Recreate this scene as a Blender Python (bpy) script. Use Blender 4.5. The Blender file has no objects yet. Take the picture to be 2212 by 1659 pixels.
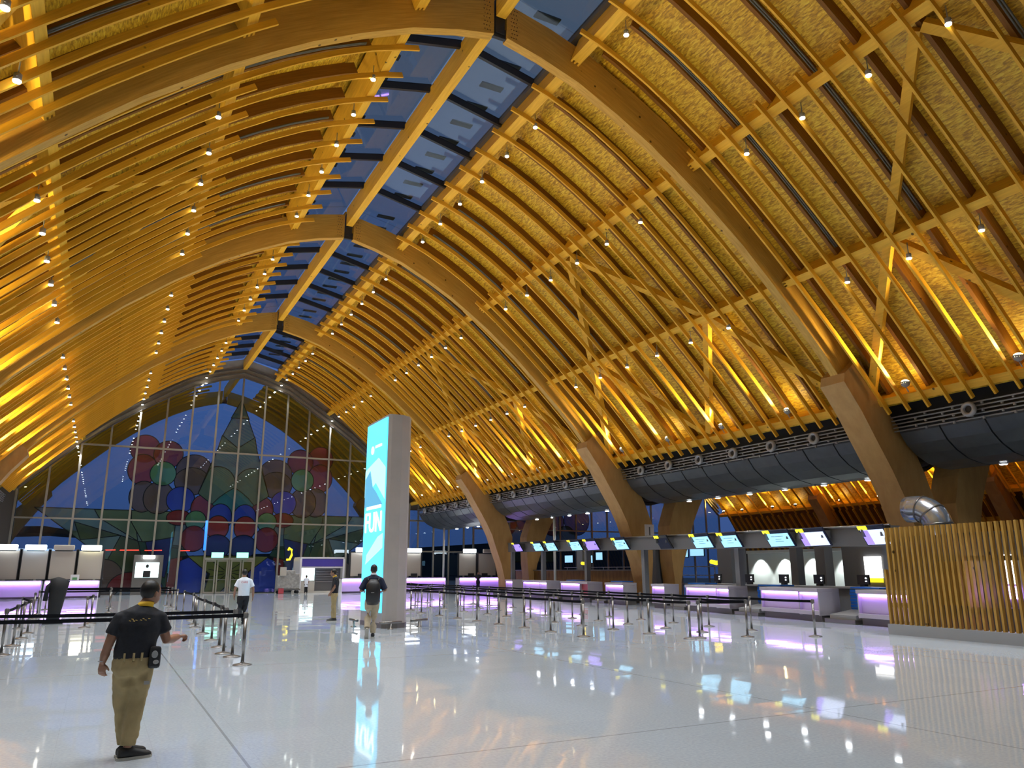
import bpy, bmesh, math, random
from mathutils import Vector, Matrix
random.seed(7)
C = bpy.context.scene.collection
SC = bpy.context.scene
PI = math.pi

# ---------------------------------------------------------------- camera, world, exposure
cd = bpy.data.cameras.new('camera'); cam = bpy.data.objects.new('camera', cd); C.objects.link(cam)
F = Vector((0.4509112713, 0.8608370757, 0.2358782621)); R = Vector((0.8860995109, -0.4634889809, -0.0023904027)); U = R.cross(F)
m = Matrix.Identity(4)
for i in range(3):
    m[i][0] = R[i]; m[i][1] = U[i]; m[i][2] = -F[i]
m[0][3], m[1][3], m[2][3] = -9.158927814, 0.0, 1.7
cam.matrix_world = m
cd.sensor_width = 36.0; cd.lens = 1659.5408659668 / 2212 * 36; cd.clip_start = 0.05; cd.clip_end = 600
SC.camera = cam
SC.view_settings.view_transform = 'Standard'; SC.view_settings.look = 'None'
SC.view_settings.gamma = 1; SC.view_settings.use_curve_mapping = False
SC.view_settings.exposure = 0.0
try:
    SC.cycles.use_denoising = True; SC.cycles.denoiser = 'OPENIMAGEDENOISE'
    SC.cycles.max_bounces = 5; SC.cycles.diffuse_bounces = 3; SC.cycles.glossy_bounces = 3; SC.cycles.use_adaptive_sampling = True; SC.cycles.adaptive_threshold = 0.1
    SC.cycles.transparent_max_bounces = 8; SC.cycles.sample_clamp_indirect = 6; SC.cycles.caustics_reflective = False; SC.cycles.caustics_refractive = False
    SC.cycles.use_light_tree = True
except Exception: pass
W = bpy.data.worlds.new('dusk_sky'); SC.world = W; W.use_nodes = True
nt = W.node_tree; bg = nt.nodes['Background']
tc = nt.nodes.new('ShaderNodeTexCoord'); sx = nt.nodes.new('ShaderNodeSeparateXYZ'); cr = nt.nodes.new('ShaderNodeValToRGB')
nt.links.new(tc.outputs['Generated'], sx.inputs[0]); nt.links.new(sx.outputs['Z'], cr.inputs[0]); nt.links.new(cr.outputs[0], bg.inputs[0])
cr.color_ramp.elements[0].position = 0.0; cr.color_ramp.elements[0].color = (0.035, 0.075, 0.22, 1)
cr.color_ramp.elements[1].position = .65; cr.color_ramp.elements[1].color = (0.13, 0.18, 0.27, 1)
e = cr.color_ramp.elements.new(0.25); e.color = (0.07, 0.14, 0.40, 1)
bg.inputs[1].default_value = 1.0

K_SPOT, K_FLOOD, K_BELLY = 640.0, 1650.0, 80.0

# ---------------------------------------------------------------- hall measures
D = 16.6065                      # bay length
Y = [1.5577 + D * k for k in range(5)]   # near faces of the arches (index 0 is behind the near edge of view)
YA = [Y[1], Y[2], Y[3]]
YW = 66.25                       # glass gable
YO = 77.9                        # outer arch
V2 = 36.4                        # centre line of the next vault
XC, ZC = -6.308, -5.361          # centre of the vault curve
SOF = [(0.23, 17.60), (1.4, 17.33), (2.8, 16.88), (4.3, 16.15), (5.6, 15.42), (6.6, 14.75), (7.6, 14.05), (8.5, 13.32), (9.4, 12.60), (10.5, 11.57), (11.3, 10.80), (12.1, 10.02), (12.9, 9.2), (13.5, 8.48)]
SLT = [(2.0, 17.50), (2.6, 17.32), (3.5, 16.97), (4.5, 16.47), (5.6, 15.82), (6.6, 15.14), (7.15, 14.74), (8.1, 13.98), (9.1, 13.13), (10.1, 12.25), (11.1, 11.32), (12.0, 10.45), (12.8, 9.66), (14.0, 8.40), (15.2, 7.05)]
def rad(p):
    v = Vector((p[0] - XC, p[1] - ZC)); return v.normalized()
def off(path, d):
    return [(p[0] + rad(p)[0] * d, p[1] + rad(p)[1] * d) for p in path]
def at_x(path, x):
    for a, b in zip(path, path[1:]):
        if a[0] <= x <= b[0]:
            t = (x - a[0]) / (b[0] - a[0]); return (x, a[1] + t * (b[1] - a[1]))
    return path[-1]
def cut(path, x0, x1=99):
    return [at_x(path, x0)] + [p for p in path if x0 + .05 < p[0] < x1 - .05] + ([at_x(path, x1)] if x1 < 90 else [path[-1]])

# ---------------------------------------------------------------- materials
MATS = {}
def new_mat(name):
    mt = bpy.data.materials.new(name); mt.use_nodes = True; MATS[name] = mt
    return mt, mt.node_tree, mt.node_tree.nodes['Principled BSDF']
def flat(name, col, rough=.5, metal=0, noise=0, nscale=8, coat=0, spec=.5):
    mt, t, b = new_mat(name)
    b.inputs['Base Color'].default_value = (*col, 1); b.inputs['Roughness'].default_value = rough; b.inputs['Metallic'].default_value = metal
    b.inputs['Specular IOR Level'].default_value = spec
    if noise:
        c = t.nodes.new('ShaderNodeTexCoord'); n = t.nodes.new('ShaderNodeTexNoise'); n.inputs['Scale'].default_value = nscale; n.inputs['Detail'].default_value = 4
        r = t.nodes.new('ShaderNodeValToRGB'); t.links.new(c.outputs['Object'], n.inputs['Vector']); t.links.new(n.outputs['Fac'], r.inputs[0])
        r.color_ramp.elements[0].position = .3; r.color_ramp.elements[1].position = .7
        r.color_ramp.elements[0].color = (*[max(0, x * (1 - noise)) for x in col], 1); r.color_ramp.elements[1].color = (*[min(1, x * (1 + noise)) for x in col], 1)
        t.links.new(r.outputs[0], b.inputs['Base Color'])
    return mt
def emit(name, col, s):
    mt, t, b = new_mat(name)
    b.inputs['Base Color'].default_value = (*[min(c, .8) for c in col], 1); b.inputs['Emission Color'].default_value = (*col, 1); b.inputs['Emission Strength'].default_value = s
    b.inputs['Roughness'].default_value = .4
    return mt
def mathn(t, op, a, b=None, clamp=False):
    n = t.nodes.new('ShaderNodeMath'); n.operation = op; n.use_clamp = clamp
    for i, v in enumerate((a, b)):
        if v is None: continue
        if isinstance(v, (int, float)): n.inputs[i].default_value = v
        else: t.links.new(v, n.inputs[i])
    return n.outputs[0]
def wood(name, dark, light, curved=True, knots=True, rough=.55, axis='x', ys=14):
    """glulam / sawn timber: grain runs along the member, fine laminations across it, small knots"""
    mt, t, b = new_mat(name)
    c = t.nodes.new('ShaderNodeTexCoord'); s = t.nodes.new('ShaderNodeSeparateXYZ'); t.links.new(c.outputs['Object'], s.inputs[0])
    cx = t.nodes.new('ShaderNodeCombineXYZ')
    if curved:
        ax = mathn(t, 'ABSOLUTE', s.outputs[0]); dx = mathn(t, 'SUBTRACT', ax, XC); dz = mathn(t, 'SUBTRACT', s.outputs[2], ZC)
        rr = mathn(t, 'SQRT', mathn(t, 'ADD', mathn(t, 'MULTIPLY', dx, dx), mathn(t, 'MULTIPLY', dz, dz)))
        th = mathn(t, 'ARCTAN2', dx, dz)
        t.links.new(mathn(t, 'MULTIPLY', rr, 26.0), cx.inputs[0]); t.links.new(mathn(t, 'MULTIPLY', th, 22.0), cx.inputs[1]); t.links.new(mathn(t, 'MULTIPLY', s.outputs[1], ys), cx.inputs[2])
    else:
        k = {'x': (.9, ys, ys), 'y': (ys, .9, ys), 'z': (ys, ys, .9)}[axis]
        for i in range(3): t.links.new(mathn(t, 'MULTIPLY', s.outputs[i], k[i]), cx.inputs[i])
    n = t.nodes.new('ShaderNodeTexNoise'); n.inputs['Scale'].default_value = 1.0; n.inputs['Detail'].default_value = 5; n.inputs['Roughness'].default_value = .6
    t.links.new(cx.outputs[0], n.inputs['Vector'])
    r = t.nodes.new('ShaderNodeValToRGB'); r.color_ramp.elements[0].position = .28; r.color_ramp.elements[1].position = .72
    r.color_ramp.elements[0].color = (*dark, 1); r.color_ramp.elements[1].color = (*light, 1); t.links.new(n.outputs['Fac'], r.inputs[0])
    col = r.outputs[0]
    if knots:
        v = t.nodes.new('ShaderNodeTexVoronoi'); v.inputs['Scale'].default_value = 1.7; t.links.new(c.outputs['Object'], v.inputs['Vector'])
        kf = t.nodes.new('ShaderNodeValToRGB'); kf.color_ramp.elements[0].position = .055; kf.color_ramp.elements[1].position = .09
        kf.color_ramp.elements[0].color = (1, 1, 1, 1); kf.color_ramp.elements[1].color = (0, 0, 0, 1); t.links.new(v.outputs['Distance'], kf.inputs[0])
        mx = t.nodes.new('ShaderNodeMix'); mx.data_type = 'RGBA'; t.links.new(kf.outputs[0], mx.inputs[0]); t.links.new(col, mx.inputs[6]); mx.inputs[7].default_value = (*[x * .22 for x in dark], 1)
        col = mx.outputs[2]
    t.links.new(col, b.inputs['Base Color']); b.inputs['Roughness'].default_value = rough; b.inputs['Specular IOR Level'].default_value = .3
    return mt
def osb(name, dark, mid, light):
    """oriented strand board: overlapping flakes"""
    mt, t, b = new_mat(name)
    c = t.nodes.new('ShaderNodeTexCoord'); cols = []
    for i, rot in enumerate((.35, -.5, 1.2)):
        mp = t.nodes.new('ShaderNodeMapping'); mp.inputs['Rotation'].default_value = (rot * .25, rot * .2, rot * .8); mp.inputs['Scale'].default_value = (26, 6.5, 26); mp.inputs['Location'].default_value = (i * 3.1, i, 0)
        t.links.new(c.outputs['Object'], mp.inputs[0])
        v = t.nodes.new('ShaderNodeTexVoronoi'); v.inputs['Scale'].default_value = 1.0; t.links.new(mp.outputs[0], v.inputs['Vector']); cols.append(v.outputs['Color'])
    s = t.nodes.new('ShaderNodeSeparateColor'); t.links.new(cols[0], s.inputs[0]); s2 = t.nodes.new('ShaderNodeSeparateColor'); t.links.new(cols[1], s2.inputs[0]); s3 = t.nodes.new('ShaderNodeSeparateColor'); t.links.new(cols[2], s3.inputs[0])
    f = mathn(t, 'MULTIPLY', mathn(t, 'ADD', mathn(t, 'ADD', s.outputs[0], s2.outputs[1]), s3.outputs[2]), .333)
    r = t.nodes.new('ShaderNodeValToRGB'); t.links.new(f, r.inputs[0])
    r.color_ramp.elements[0].position = .22; r.color_ramp.elements[0].color = (*dark, 1); r.color_ramp.elements[1].position = .85; r.color_ramp.elements[1].color = (*light, 1)
    e = r.color_ramp.elements.new(.5); e.color = (*mid, 1)
    t.links.new(r.outputs[0], b.inputs['Base Color']); b.inputs['Roughness'].default_value = .5
    return mt
M_ARCH = wood('glulam_arch_wood', (.52, .285, .045), (.74, .43, .085))
M_SLAT = wood('slat_wood', (0.722, 0.358, 0.023), (0.950, 0.517, 0.041), knots=True, ys=40)
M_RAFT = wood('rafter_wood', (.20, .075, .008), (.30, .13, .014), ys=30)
M_PURL = wood('purlin_wood', (0.752, 0.398, 0.031), (0.950, 0.557, 0.052), curved=False, axis='y')
M_COLW = wood('column_panel_wood', (.47, .265, .085), (.58, .345, .125), curved=False, axis='z', ys=3, knots=False)
M_OSB = osb('strand_board', (.44, .215, .008), (.76, .42, .016), (.95, .69, .06))
M_SCRW = wood('screen_slat_wood', (.36, .19, .035), (.50, .29, .06), curved=False, axis='z')
M_PWALL = wood('partition_wood', (.13, .06, .015), (.30, .16, .04), curved=False, axis='z', ys=5, knots=False)
M_STEEL = flat('painted_grey_steel', (.14, .13, .12), .45, .3)
M_LOUV = flat('louvre_grey', (.50, .46, .38), .5, .0, noise=.15, nscale=2)
M_MULL = flat('mullion_metal', (.33, .31, .26), .45, .5)
M_DARK = flat('dark_metal', (.03, .03, .032), .5, .2)
M_BLACK = flat('black_plastic', (.012, .012, .014), .45)
M_PIPE = flat('rail_pipe_metal', (.42, .42, .43), .4, .3)
M_COND = flat('conduit_grey', (.13, .13, .11), .5, .3)
M_CHROME = flat('brushed_steel', (.27, .26, .25), .3, .85)
M_BELT = flat('black_belt_webbing', (.006, .006, .008), .9, spec=.1)
M_BELLY = flat('dark_cladding', (.11, .12, .13), .36, .55, noise=.08, nscale=3)
M_PANELG = flat('beige_panel', (.46, .42, .36), .6)
M_GREYW = flat('grey_wall_paint', (.16, .165, .18), .6)
M_FASC = flat('fascia_grey', (.12, .12, .12), .5)
M_WHITE = flat('white_laminate', (.72, .70, .72), .35)
M_CTOP = flat('pale_grey_laminate', (.42, .39, .42), .4)
M_WHITEP = flat('white_paint', (.75, .78, .76), .5)
M_PYL = flat('pylon_grey_cladding', (.45, .41, .38), .45, .15, noise=.04, nscale=2)
M_VIOLET = emit('violet_led', (.50, .26, 1.0), 15.0)
M_COUNT = flat('counter_front', (.55, .46, .62), .4)
M_REDP = flat('red_counter_front', (.45, .06, .08), .4)
M_LBOX = emit('white_lightbox', (.88, .95, 1.0), 9.0)
M_LBLUE = emit('blue_white_lightbox', (.55, .75, 1.0), 9.0)
M_LWARM = emit('warm_white_lightbox', (1.0, 1.0, .72), 8.0)
M_LAMP = emit('spot_lens', (1.0, .93, .80), 40.0)
M_FLAMP = emit('flood_lens', (1.0, .80, .38), 45.0)
M_BLAMP = emit('downlight_lens', (.92, .96, 1.0), 25.0)
M_SCRN = emit('screen_glow', (.33, .68, .95), 1.1)
M_SCRP = emit('violet_screen_glow', (.36, .25, .95), 1.0)
M_SCRW2 = emit('pale_screen_glow', (.62, .70, 1.0), 1.1)
M_YEL = emit('yellow_number_tag', (1.0, .85, .02), 1.3)
M_YELG = emit('yellow_neon', (1.0, .72, .02), 1.6)
M_EXIT = emit('exit_green', (.25, 1.0, .60), 2.2)
M_PYLED = emit('pylon_display', (.10, .62, 1.0), 1.25)
M_PYLPALE = emit('pylon_display_pale', (.38, .84, 1.0), 1.2)
M_PYLROCK = emit('pylon_display_rock', (.10, .38, .60), .9)
M_TXT = emit('white_lettering', (.85, 1.0, 1.0), 1.7)
M_BLUECV = flat('blue_strip_curtain', (.02, .20, .85), .35)
M_PURB = flat('purple_sign_band', (.06, .045, .30), .4)
M_CYAN = emit('shop_white_glow', (.70, 1.0, 1.0), 2.2)
M_AD = emit('advert_glow', (1.0, .98, .92), 2.8)
M_REDN = emit('red_reflection_line', (1.0, .05, .03), 2.0)
M_BLUEN = emit('blue_neon', (.03, .20, 1.0), 1.6)
M_DUCT = flat('galvanised_duct', (.55, .62, .74), .22, .8, noise=.15, nscale=6)
M_SKIN = flat('skin', (.30, .145, .085), .5)
M_HAIR = flat('black_hair', (.008, .007, .007), .5)
M_SHIRTB = flat('black_polo', (.010, .011, .017), .8, noise=.2, nscale=30)
M_COLLAR = flat('yellow_collar', (.80, .48, .02), .7)
M_KHAKI = flat('khaki_cotton', (.36, .27, .13), .85, noise=.12, nscale=9)
M_BEIGE = flat('pale_beige_cotton', (.44, .37, .26), .85, noise=.08, nscale=9)
M_SHIRTW = flat('white_cotton', (.75, .77, .84), .8)
M_NAVY = flat('navy_shirt', (.010, .016, .045), .8)
M_TROB = flat('black_trousers', (.010, .010, .014), .85)
M_SHOE = flat('dark_shoe', (.02, .02, .022), .6)
M_SOLE = flat('pale_sole', (.45, .43, .38), .7)
M_GOLD = flat('gold_print', (.40, .26, .05), .6)
M_REDT = flat('red_print', (.55, .05, .08), .6)
M_CLOTH = flat('black_cover_cloth', (.010, .011, .013), .75)
M_SAFE = flat('grey_plastic', (.30, .30, .30), .5)
M_WRAP = flat('grey_plastic_wrap', (.30, .29, .27), .35, noise=.25, nscale=7)
M_OUT = flat('outdoor_paving', (.10, .10, .09), .7)
M_HILL = flat('dark_hillside', (.008, .02, .025), .9)

def floor_mat():
    mt, t, b = new_mat('polished_floor_tile')
    c = t.nodes.new('ShaderNodeTexCoord')
    n = t.nodes.new('ShaderNodeTexNoise'); n.inputs['Scale'].default_value = 30; n.inputs['Detail'].default_value = 5; t.links.new(c.outputs['Object'], n.inputs['Vector'])
    s = t.nodes.new('ShaderNodeSeparateXYZ'); t.links.new(c.outputs['Object'], s.inputs[0])
    # tile id -> tiny tilt of each slab
    sn = t.nodes.new('ShaderNodeVectorMath'); sn.operation = 'SNAP'; sn.inputs[1].default_value = (.85, .62, 10); t.links.new(c.outputs['Object'], sn.inputs[0])
    wn = t.nodes.new('ShaderNodeTexWhiteNoise'); t.links.new(sn.outputs[0], wn.inputs[0])
    sub = t.nodes.new('ShaderNodeVectorMath'); sub.operation = 'SUBTRACT'; sub.inputs[1].default_value = (.5, .5, .5); t.links.new(wn.outputs['Color'], sub.inputs[0])
    mul = t.nodes.new('ShaderNodeVectorMath'); mul.operation = 'MULTIPLY'; mul.inputs[1].default_value = (.004, .010, 0); t.links.new(sub.outputs[0], mul.inputs[0])
    g = t.nodes.new('ShaderNodeNewGeometry'); add = t.nodes.new('ShaderNodeVectorMath'); add.operation = 'ADD'; t.links.new(g.outputs['Normal'], add.inputs[0]); t.links.new(mul.outputs[0], add.inputs[1])
    nz = t.nodes.new('ShaderNodeVectorMath'); nz.operation = 'NORMALIZE'; t.links.new(add.outputs[0], nz.inputs[0]); t.links.new(nz.outputs[0], b.inputs['Normal'])
    def line(o, period, shift, w):
        a = mathn(t, 'MODULO', mathn(t, 'ADD', mathn(t, 'ADD', o, shift), 1000 * period), period)
        d = mathn(t, 'MINIMUM', a, mathn(t, 'SUBTRACT', period, a)); return mathn(t, 'LESS_THAN', d, w)
    big = mathn(t, 'MAXIMUM', line(s.outputs[0], 6.78, 1.0, .014), line(s.outputs[1], 8.3, -15.6, .014))
    fine = mathn(t, 'MAXIMUM', line(s.outputs[0], .85, 0, .0035), line(s.outputs[1], .62, 0, .0035))
    r = t.nodes.new('ShaderNodeValToRGB'); r.color_ramp.elements[0].position = .3; r.color_ramp.elements[1].position = .75
    r.color_ramp.elements[0].color = (.47, .515, .56, 1); r.color_ramp.elements[1].color = (.58, .625, .67, 1); t.links.new(n.outputs['Fac'], r.inputs[0])
    m1 = t.nodes.new('ShaderNodeMix'); m1.data_type = 'RGBA'; t.links.new(mathn(t, 'MULTIPLY', fine, .18), m1.inputs[0]); t.links.new(r.outputs[0], m1.inputs[6]); m1.inputs[7].default_value = (.3, .31, .32, 1)
    m2 = t.nodes.new('ShaderNodeMix'); m2.data_type = 'RGBA'; t.links.new(mathn(t, 'MULTIPLY', big, .5), m2.inputs[0]); t.links.new(m1.outputs[2], m2.inputs[6]); m2.inputs[7].default_value = (.16, .155, .15, 1)
    t.links.new(m2.outputs[2], b.inputs['Base Color']); b.inputs['Roughness'].default_value = .045; b.inputs['IOR'].default_value = 1.6
    return mt
M_FLOOR = floor_mat()
def glass_mat(name, tint, gl, rough=.01):
    mt = bpy.data.materials.new(name); mt.use_nodes = True; t = mt.node_tree; t.nodes.clear()
    o = t.nodes.new('ShaderNodeOutputMaterial'); tr = t.nodes.new('ShaderNodeBsdfTransparent'); tr.inputs[0].default_value = (*tint, 1)
    g = t.nodes.new('ShaderNodeBsdfGlossy'); g.inputs['Roughness'].default_value = rough; g.inputs[0].default_value = (.9, .95, 1, 1)
    fr = t.nodes.new('ShaderNodeLayerWeight'); fr.inputs[0].default_value = .5
    mx = t.nodes.new('ShaderNodeMixShader'); t.links.new(mathn(t, 'ADD', mathn(t, 'MULTIPLY', mathn(t, 'POWER', fr.outputs['Facing'], 4.0), gl * .5), .05), mx.inputs[0]); t.links.new(tr.outputs[0], mx.inputs[1]); t.links.new(g.outputs[0], mx.inputs[2]); t.links.new(mx.outputs[0], o.inputs[0])
    return mt
M_GLASS = glass_mat('clear_glass', (.80, .86, .88), 1.6)
M_SKYG = glass_mat('skylight_glass', (.66, .70, .72), 1.0, .02)
def film(name, col, alpha=.9):
    col = tuple(min(1, c * 1.9) for c in col) if max(col) > .01 else col
    mt, t, b = new_mat(name); b.inputs['Base Color'].default_value = (*col, 1); b.inputs['Roughness'].default_value = .4; b.inputs['Alpha'].default_value = alpha
    return mt
FSAGE = film('film_sage', (.085, .12, .06), .82); FSAGE2 = film('film_grey_green', (.08, .115, .08), .82); FGREEN = film('film_green', (.06, .16, .07), .85)
FRED = film('film_red', (.15, .012, .014)); FRED2 = film('film_bright_red', (.24, .02, .012)); FBROWN = film('film_mauve_brown', (.085, .05, .042)); FTEAL = film('film_teal', (.01, .095, .085))
FBLUE = film('film_blue', (.012, .03, .26)); FNAVY = film('film_navy', (.01, .018, .11)); FOLIVE = film('film_olive', (.045, .06, .025), .85); FYEL = film('film_yellow_green', (.15, .15, .03), .85); FLINE = film('film_black_line', (.004, .004, .004), 1.0); FDK = film('film_dark_green', (.012, .045, .03))

# ---------------------------------------------------------------- mesh helpers
class MB:
    def __init__(s): s.bm = bmesh.new()
    def box(s, x0, x1, y0, y1, z0, z1, mat=0, M=None):
        v = [s.bm.verts.new(Vector((x, y, z)) if M is None else M @ Vector((x, y, z))) for x in (x0, x1) for y in (y0, y1) for z in (z0, z1)]
        for f in ((0, 1, 3, 2), (4, 6, 7, 5), (0, 4, 5, 1), (2, 3, 7, 6), (0, 2, 6, 4), (1, 5, 7, 3)):
            fc = s.bm.faces.new([v[i] for i in f]); fc.material_index = mat
        return s
    def ribbon(s, a, b, y0, y1, mirror=1, mat=0):
        """solid between two (x,z) polylines of equal count, from y0 to y1"""
        rows = []
        for p, q in zip(a, b):
            rows.append([s.bm.verts.new((mirror * x, y, z)) for (x, z) in (p, q) for y in (y0, y1)])
        for r0, r1 in zip(rows, rows[1:]):
            for i, j in ((0, 1), (1, 3), (3, 2), (2, 0)):
                f = s.bm.faces.new((r0[i], r0[j], r1[j], r1[i])); f.material_index = mat
        for r in (rows[0], rows[-1]): s.bm.faces.new((r[0], r[1], r[3], r[2]))
        return s
    def prism(s, pts, y0, y1, axis='y', mat=0):
        """closed polygon extruded along y (pts are x,z) or z (pts are x,y) or x (pts are y,z)"""
        mk = {'y': lambda p, h: (p[0], h, p[1]), 'z': lambda p, h: (p[0], p[1], h), 'x': lambda p, h: (h, p[0], p[1])}[axis]
        a = [s.bm.verts.new(mk(p, y0)) for p in pts]; b = [s.bm.verts.new(mk(p, y1)) for p in pts]
        n = len(pts)
        fs = [s.bm.faces.new(a), s.bm.faces.new(list(reversed(b)))] + [s.bm.faces.new((a[i], b[i], b[(i + 1) % n], a[(i + 1) % n])) for i in range(n)]
        for f in fs: f.material_index = mat
        return s
    def lathe(s, prof, c=(0, 0, 0), seg=20, mat=0, M=None):
        rings = []
        for r, z in prof:
            rings.append([s.bm.verts.new((M or Matrix.Identity(4)) @ Vector((c[0] + r * math.cos(2 * PI * i / seg), c[1] + r * math.sin(2 * PI * i / seg), c[2] + z))) for i in range(seg)])
        for a, b in zip(rings, rings[1:]):
            for i in range(seg):
                f = s.bm.faces.new((a[i], a[(i + 1) % seg], b[(i + 1) % seg], b[i])); f.material_index = mat; f.smooth = True
        for r in (rings[0], rings[-1]):
            f = s.bm.faces.new(r); f.material_index = mat
        return s
    def tube(s, pts, r, seg=8, mat=0, ref=(0, 0, 1), radii=None, cap=True):
        """swept tube; r or per-point (ra, rb) ellipse radii"""
        pts = [Vector(p) for p in pts]; rings = []; ref = Vector(ref)
        for i, p in enumerate(pts):
            t = (pts[min(i + 1, len(pts) - 1)] - pts[max(i - 1, 0)]).normalized()
            sd = ref - t * ref.dot(t)
            if sd.length < 1e-3: sd = Vector((1, 0, 0)) - t * t.x
            sd.normalize(); up = t.cross(sd)
            ra, rb = (r, r) if radii is None else (radii[i] if isinstance(radii[i], tuple) else (radii[i], radii[i]))
            rings.append([s.bm.verts.new(p + sd * ra * math.cos(2 * PI * k / seg) + up * rb * math.sin(2 * PI * k / seg)) for k in range(seg)])
        for a, b in zip(rings, rings[1:]):
            for k in range(seg):
                f = s.bm.faces.new((a[k], a[(k + 1) % seg], b[(k + 1) % seg], b[k])); f.material_index = mat; f.smooth = True
        if cap:
            for q in (rings[0], rings[-1]):
                f = s.bm.faces.new(q); f.material_index = mat
        return s
    def ell(s, c, rx, ry, rz, mat=0, seg=16, M=None):
        T = Matrix.Translation(Vector(c)) @ (M or Matrix.Identity(4)) @ Matrix.Diagonal((rx, ry, rz, 1))
        g = bmesh.ops.create_uvsphere(s.bm, u_segments=seg, v_segments=max(6, seg // 2), radius=1, matrix=T)
        for v in g['verts']:
            for f in v.link_faces: f.material_index = mat; f.smooth = True
        return s
    def build(s, name, mats, parent=None, loc=None, bevel=0):
        bmesh.ops.recalc_face_normals(s.bm, faces=s.bm.faces)
        me = bpy.data.meshes.new(name); s.bm.to_mesh(me); s.bm.free()
        for mt in (mats if isinstance(mats, (list, tuple)) else [mats]): me.materials.append(mt)
        o = bpy.data.objects.new(name, me); C.objects.link(o)
        if parent is not None: o.parent = parent
        if loc is not None: o.location = loc
        if bevel:
            b = o.modifiers.new('bevel', 'BEVEL'); b.width = bevel; b.segments = 2; b.limit_method = 'ANGLE'
        return o
def tag(o, label, cat, group=None, kind=None):
    o['label'] = label
    if cat: o['category'] = cat
    if group: o['group'] = group
    if kind: o['kind'] = kind
    return o
def struct(o): o['kind'] = 'structure'; return o
def empty(name, loc=(0, 0, 0), rz=0, label='', cat='', group=None):
    o = bpy.data.objects.new(name, None); C.objects.link(o); o.location = loc; o.rotation_euler = (0, 0, rz); o.empty_display_size = .2
    return tag(o, label, cat, group)
KIDS = {}
def kids(o):
    return [c for c in bpy.data.objects if c.parent == o]
def dup(o, loc=None, rz=None, label=None, group=None, tree=None):
    tree = tree if tree is not None else [(c, kids(c)) for c in kids(o)]
    c = o.copy(); C.objects.link(c)
    if loc is not None: c.location = loc
    if rz is not None: c.rotation_euler = (0, 0, rz)
    if label: c['label'] = label
    if group: c['group'] = group
    for k, sub in tree:
        d = k.copy(); C.objects.link(d); d.parent = c
        for g in sub:
            e = g.copy(); C.objects.link(e); e.parent = d
    return c
def tree_of(o): return [(c, kids(c)) for c in kids(o)]
def text_mesh(body, size, depth, name, mat, parent, M, align='CENTER'):
    cu = bpy.data.curves.new(name, 'FONT'); cu.body = body; cu.size = size; cu.extrude = depth; cu.align_x = align; cu.align_y = 'CENTER'
    to = bpy.data.objects.new(name + '_c', cu); C.objects.link(to); dg = bpy.context.evaluated_depsgraph_get()
    me = bpy.data.meshes.new_from_object(to.evaluated_get(dg)); bpy.data.objects.remove(to); bpy.data.curves.remove(cu)
    me.materials.clear(); me.materials.append(mat)
    o = bpy.data.objects.new(name, me); C.objects.link(o); o.parent = parent; o.matrix_local = M
    return o
def lamp(kind, name, loc, energy, col, aim=None, size=.05, spot=60, blend=.5, parent=None):
    l = bpy.data.lights.new(name, kind); l.energy = energy; l.color = col
    if kind == 'SPOT': l.spot_size = math.radians(spot); l.spot_blend = blend; l.shadow_soft_size = size
    elif kind == 'POINT': l.shadow_soft_size = size
    elif kind == 'AREA': l.size = size
    o = bpy.data.objects.new(name, l); C.objects.link(o); o.location = loc
    if aim is not None: o.rotation_euler = Vector(aim).to_track_quat('-Z', 'Y').to_euler()
    return o

# ---------------------------------------------------------------- floor, shell, end walls
mb = MB(); mb.box(-22, 62, -8, 70, -.3, 0); struct(mb.build('floor', M_FLOOR))
mb = MB(); mb.box(-70, 110, 70, 150, -.35, -.05); struct(mb.build('ground', M_OUT))
BAY = ['nearest bay', 'bay past the first arch', 'bay past the second arch', 'bay next to the glass gable']
SIDE = {-1: 'left', 1: 'right'}
shell_path = [(2.9, 18.72)] + off(cut(SLT, 3.5), .98) + [(16.0, 8.1)]
shell_out = [(p[0] + .1, p[1] + .16) for p in shell_path]
for side, nm in ((-1, 'ceiling_left'), (1, 'ceiling_right')):
    mb = MB(); mb.ribbon(shell_path, shell_out, -8, 79, side); struct(mb.build(nm, M_OSB))
mb = MB(); mb.ribbon(shell_path, shell_out, -8, 66, 1); struct(mb.build('ceiling_next_vault', M_OSB, loc=(V2, 0, 0)))
mb = MB(); mb.ribbon(shell_path, shell_out, -8, 66, -1); struct(mb.build('ceiling_next_vault_west', M_OSB, loc=(V2, 0, 0)))
mb = MB(); mb.box(-20, 60, -8.3, -8, 0, 21); struct(mb.build('wall_back', M_GREYW))
# dark flat decks added above the rails to block light between the vaults
for nm, x0, x1 in (('ceiling_valley_blocker_right', 15.9, 20.5), ('ceiling_valley_blocker_left', -20.5, -15.9), ('ceiling_valley_blocker_far', 52.3, 56)):
    mb = MB(); mb.box(x0, x1, -8, 66.2, 8.0, 8.2); struct(mb.build(nm, M_DARK))
mb = MB(); mb.box(-20.6, -20.4, -8, 66, 0, 8.2); struct(mb.build('wall_left', M_GREYW))
mb = MB(); mb.box(56, 56.2, -8, 66, 0, 8.2); struct(mb.build('wall_right', M_GREYW))

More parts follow.
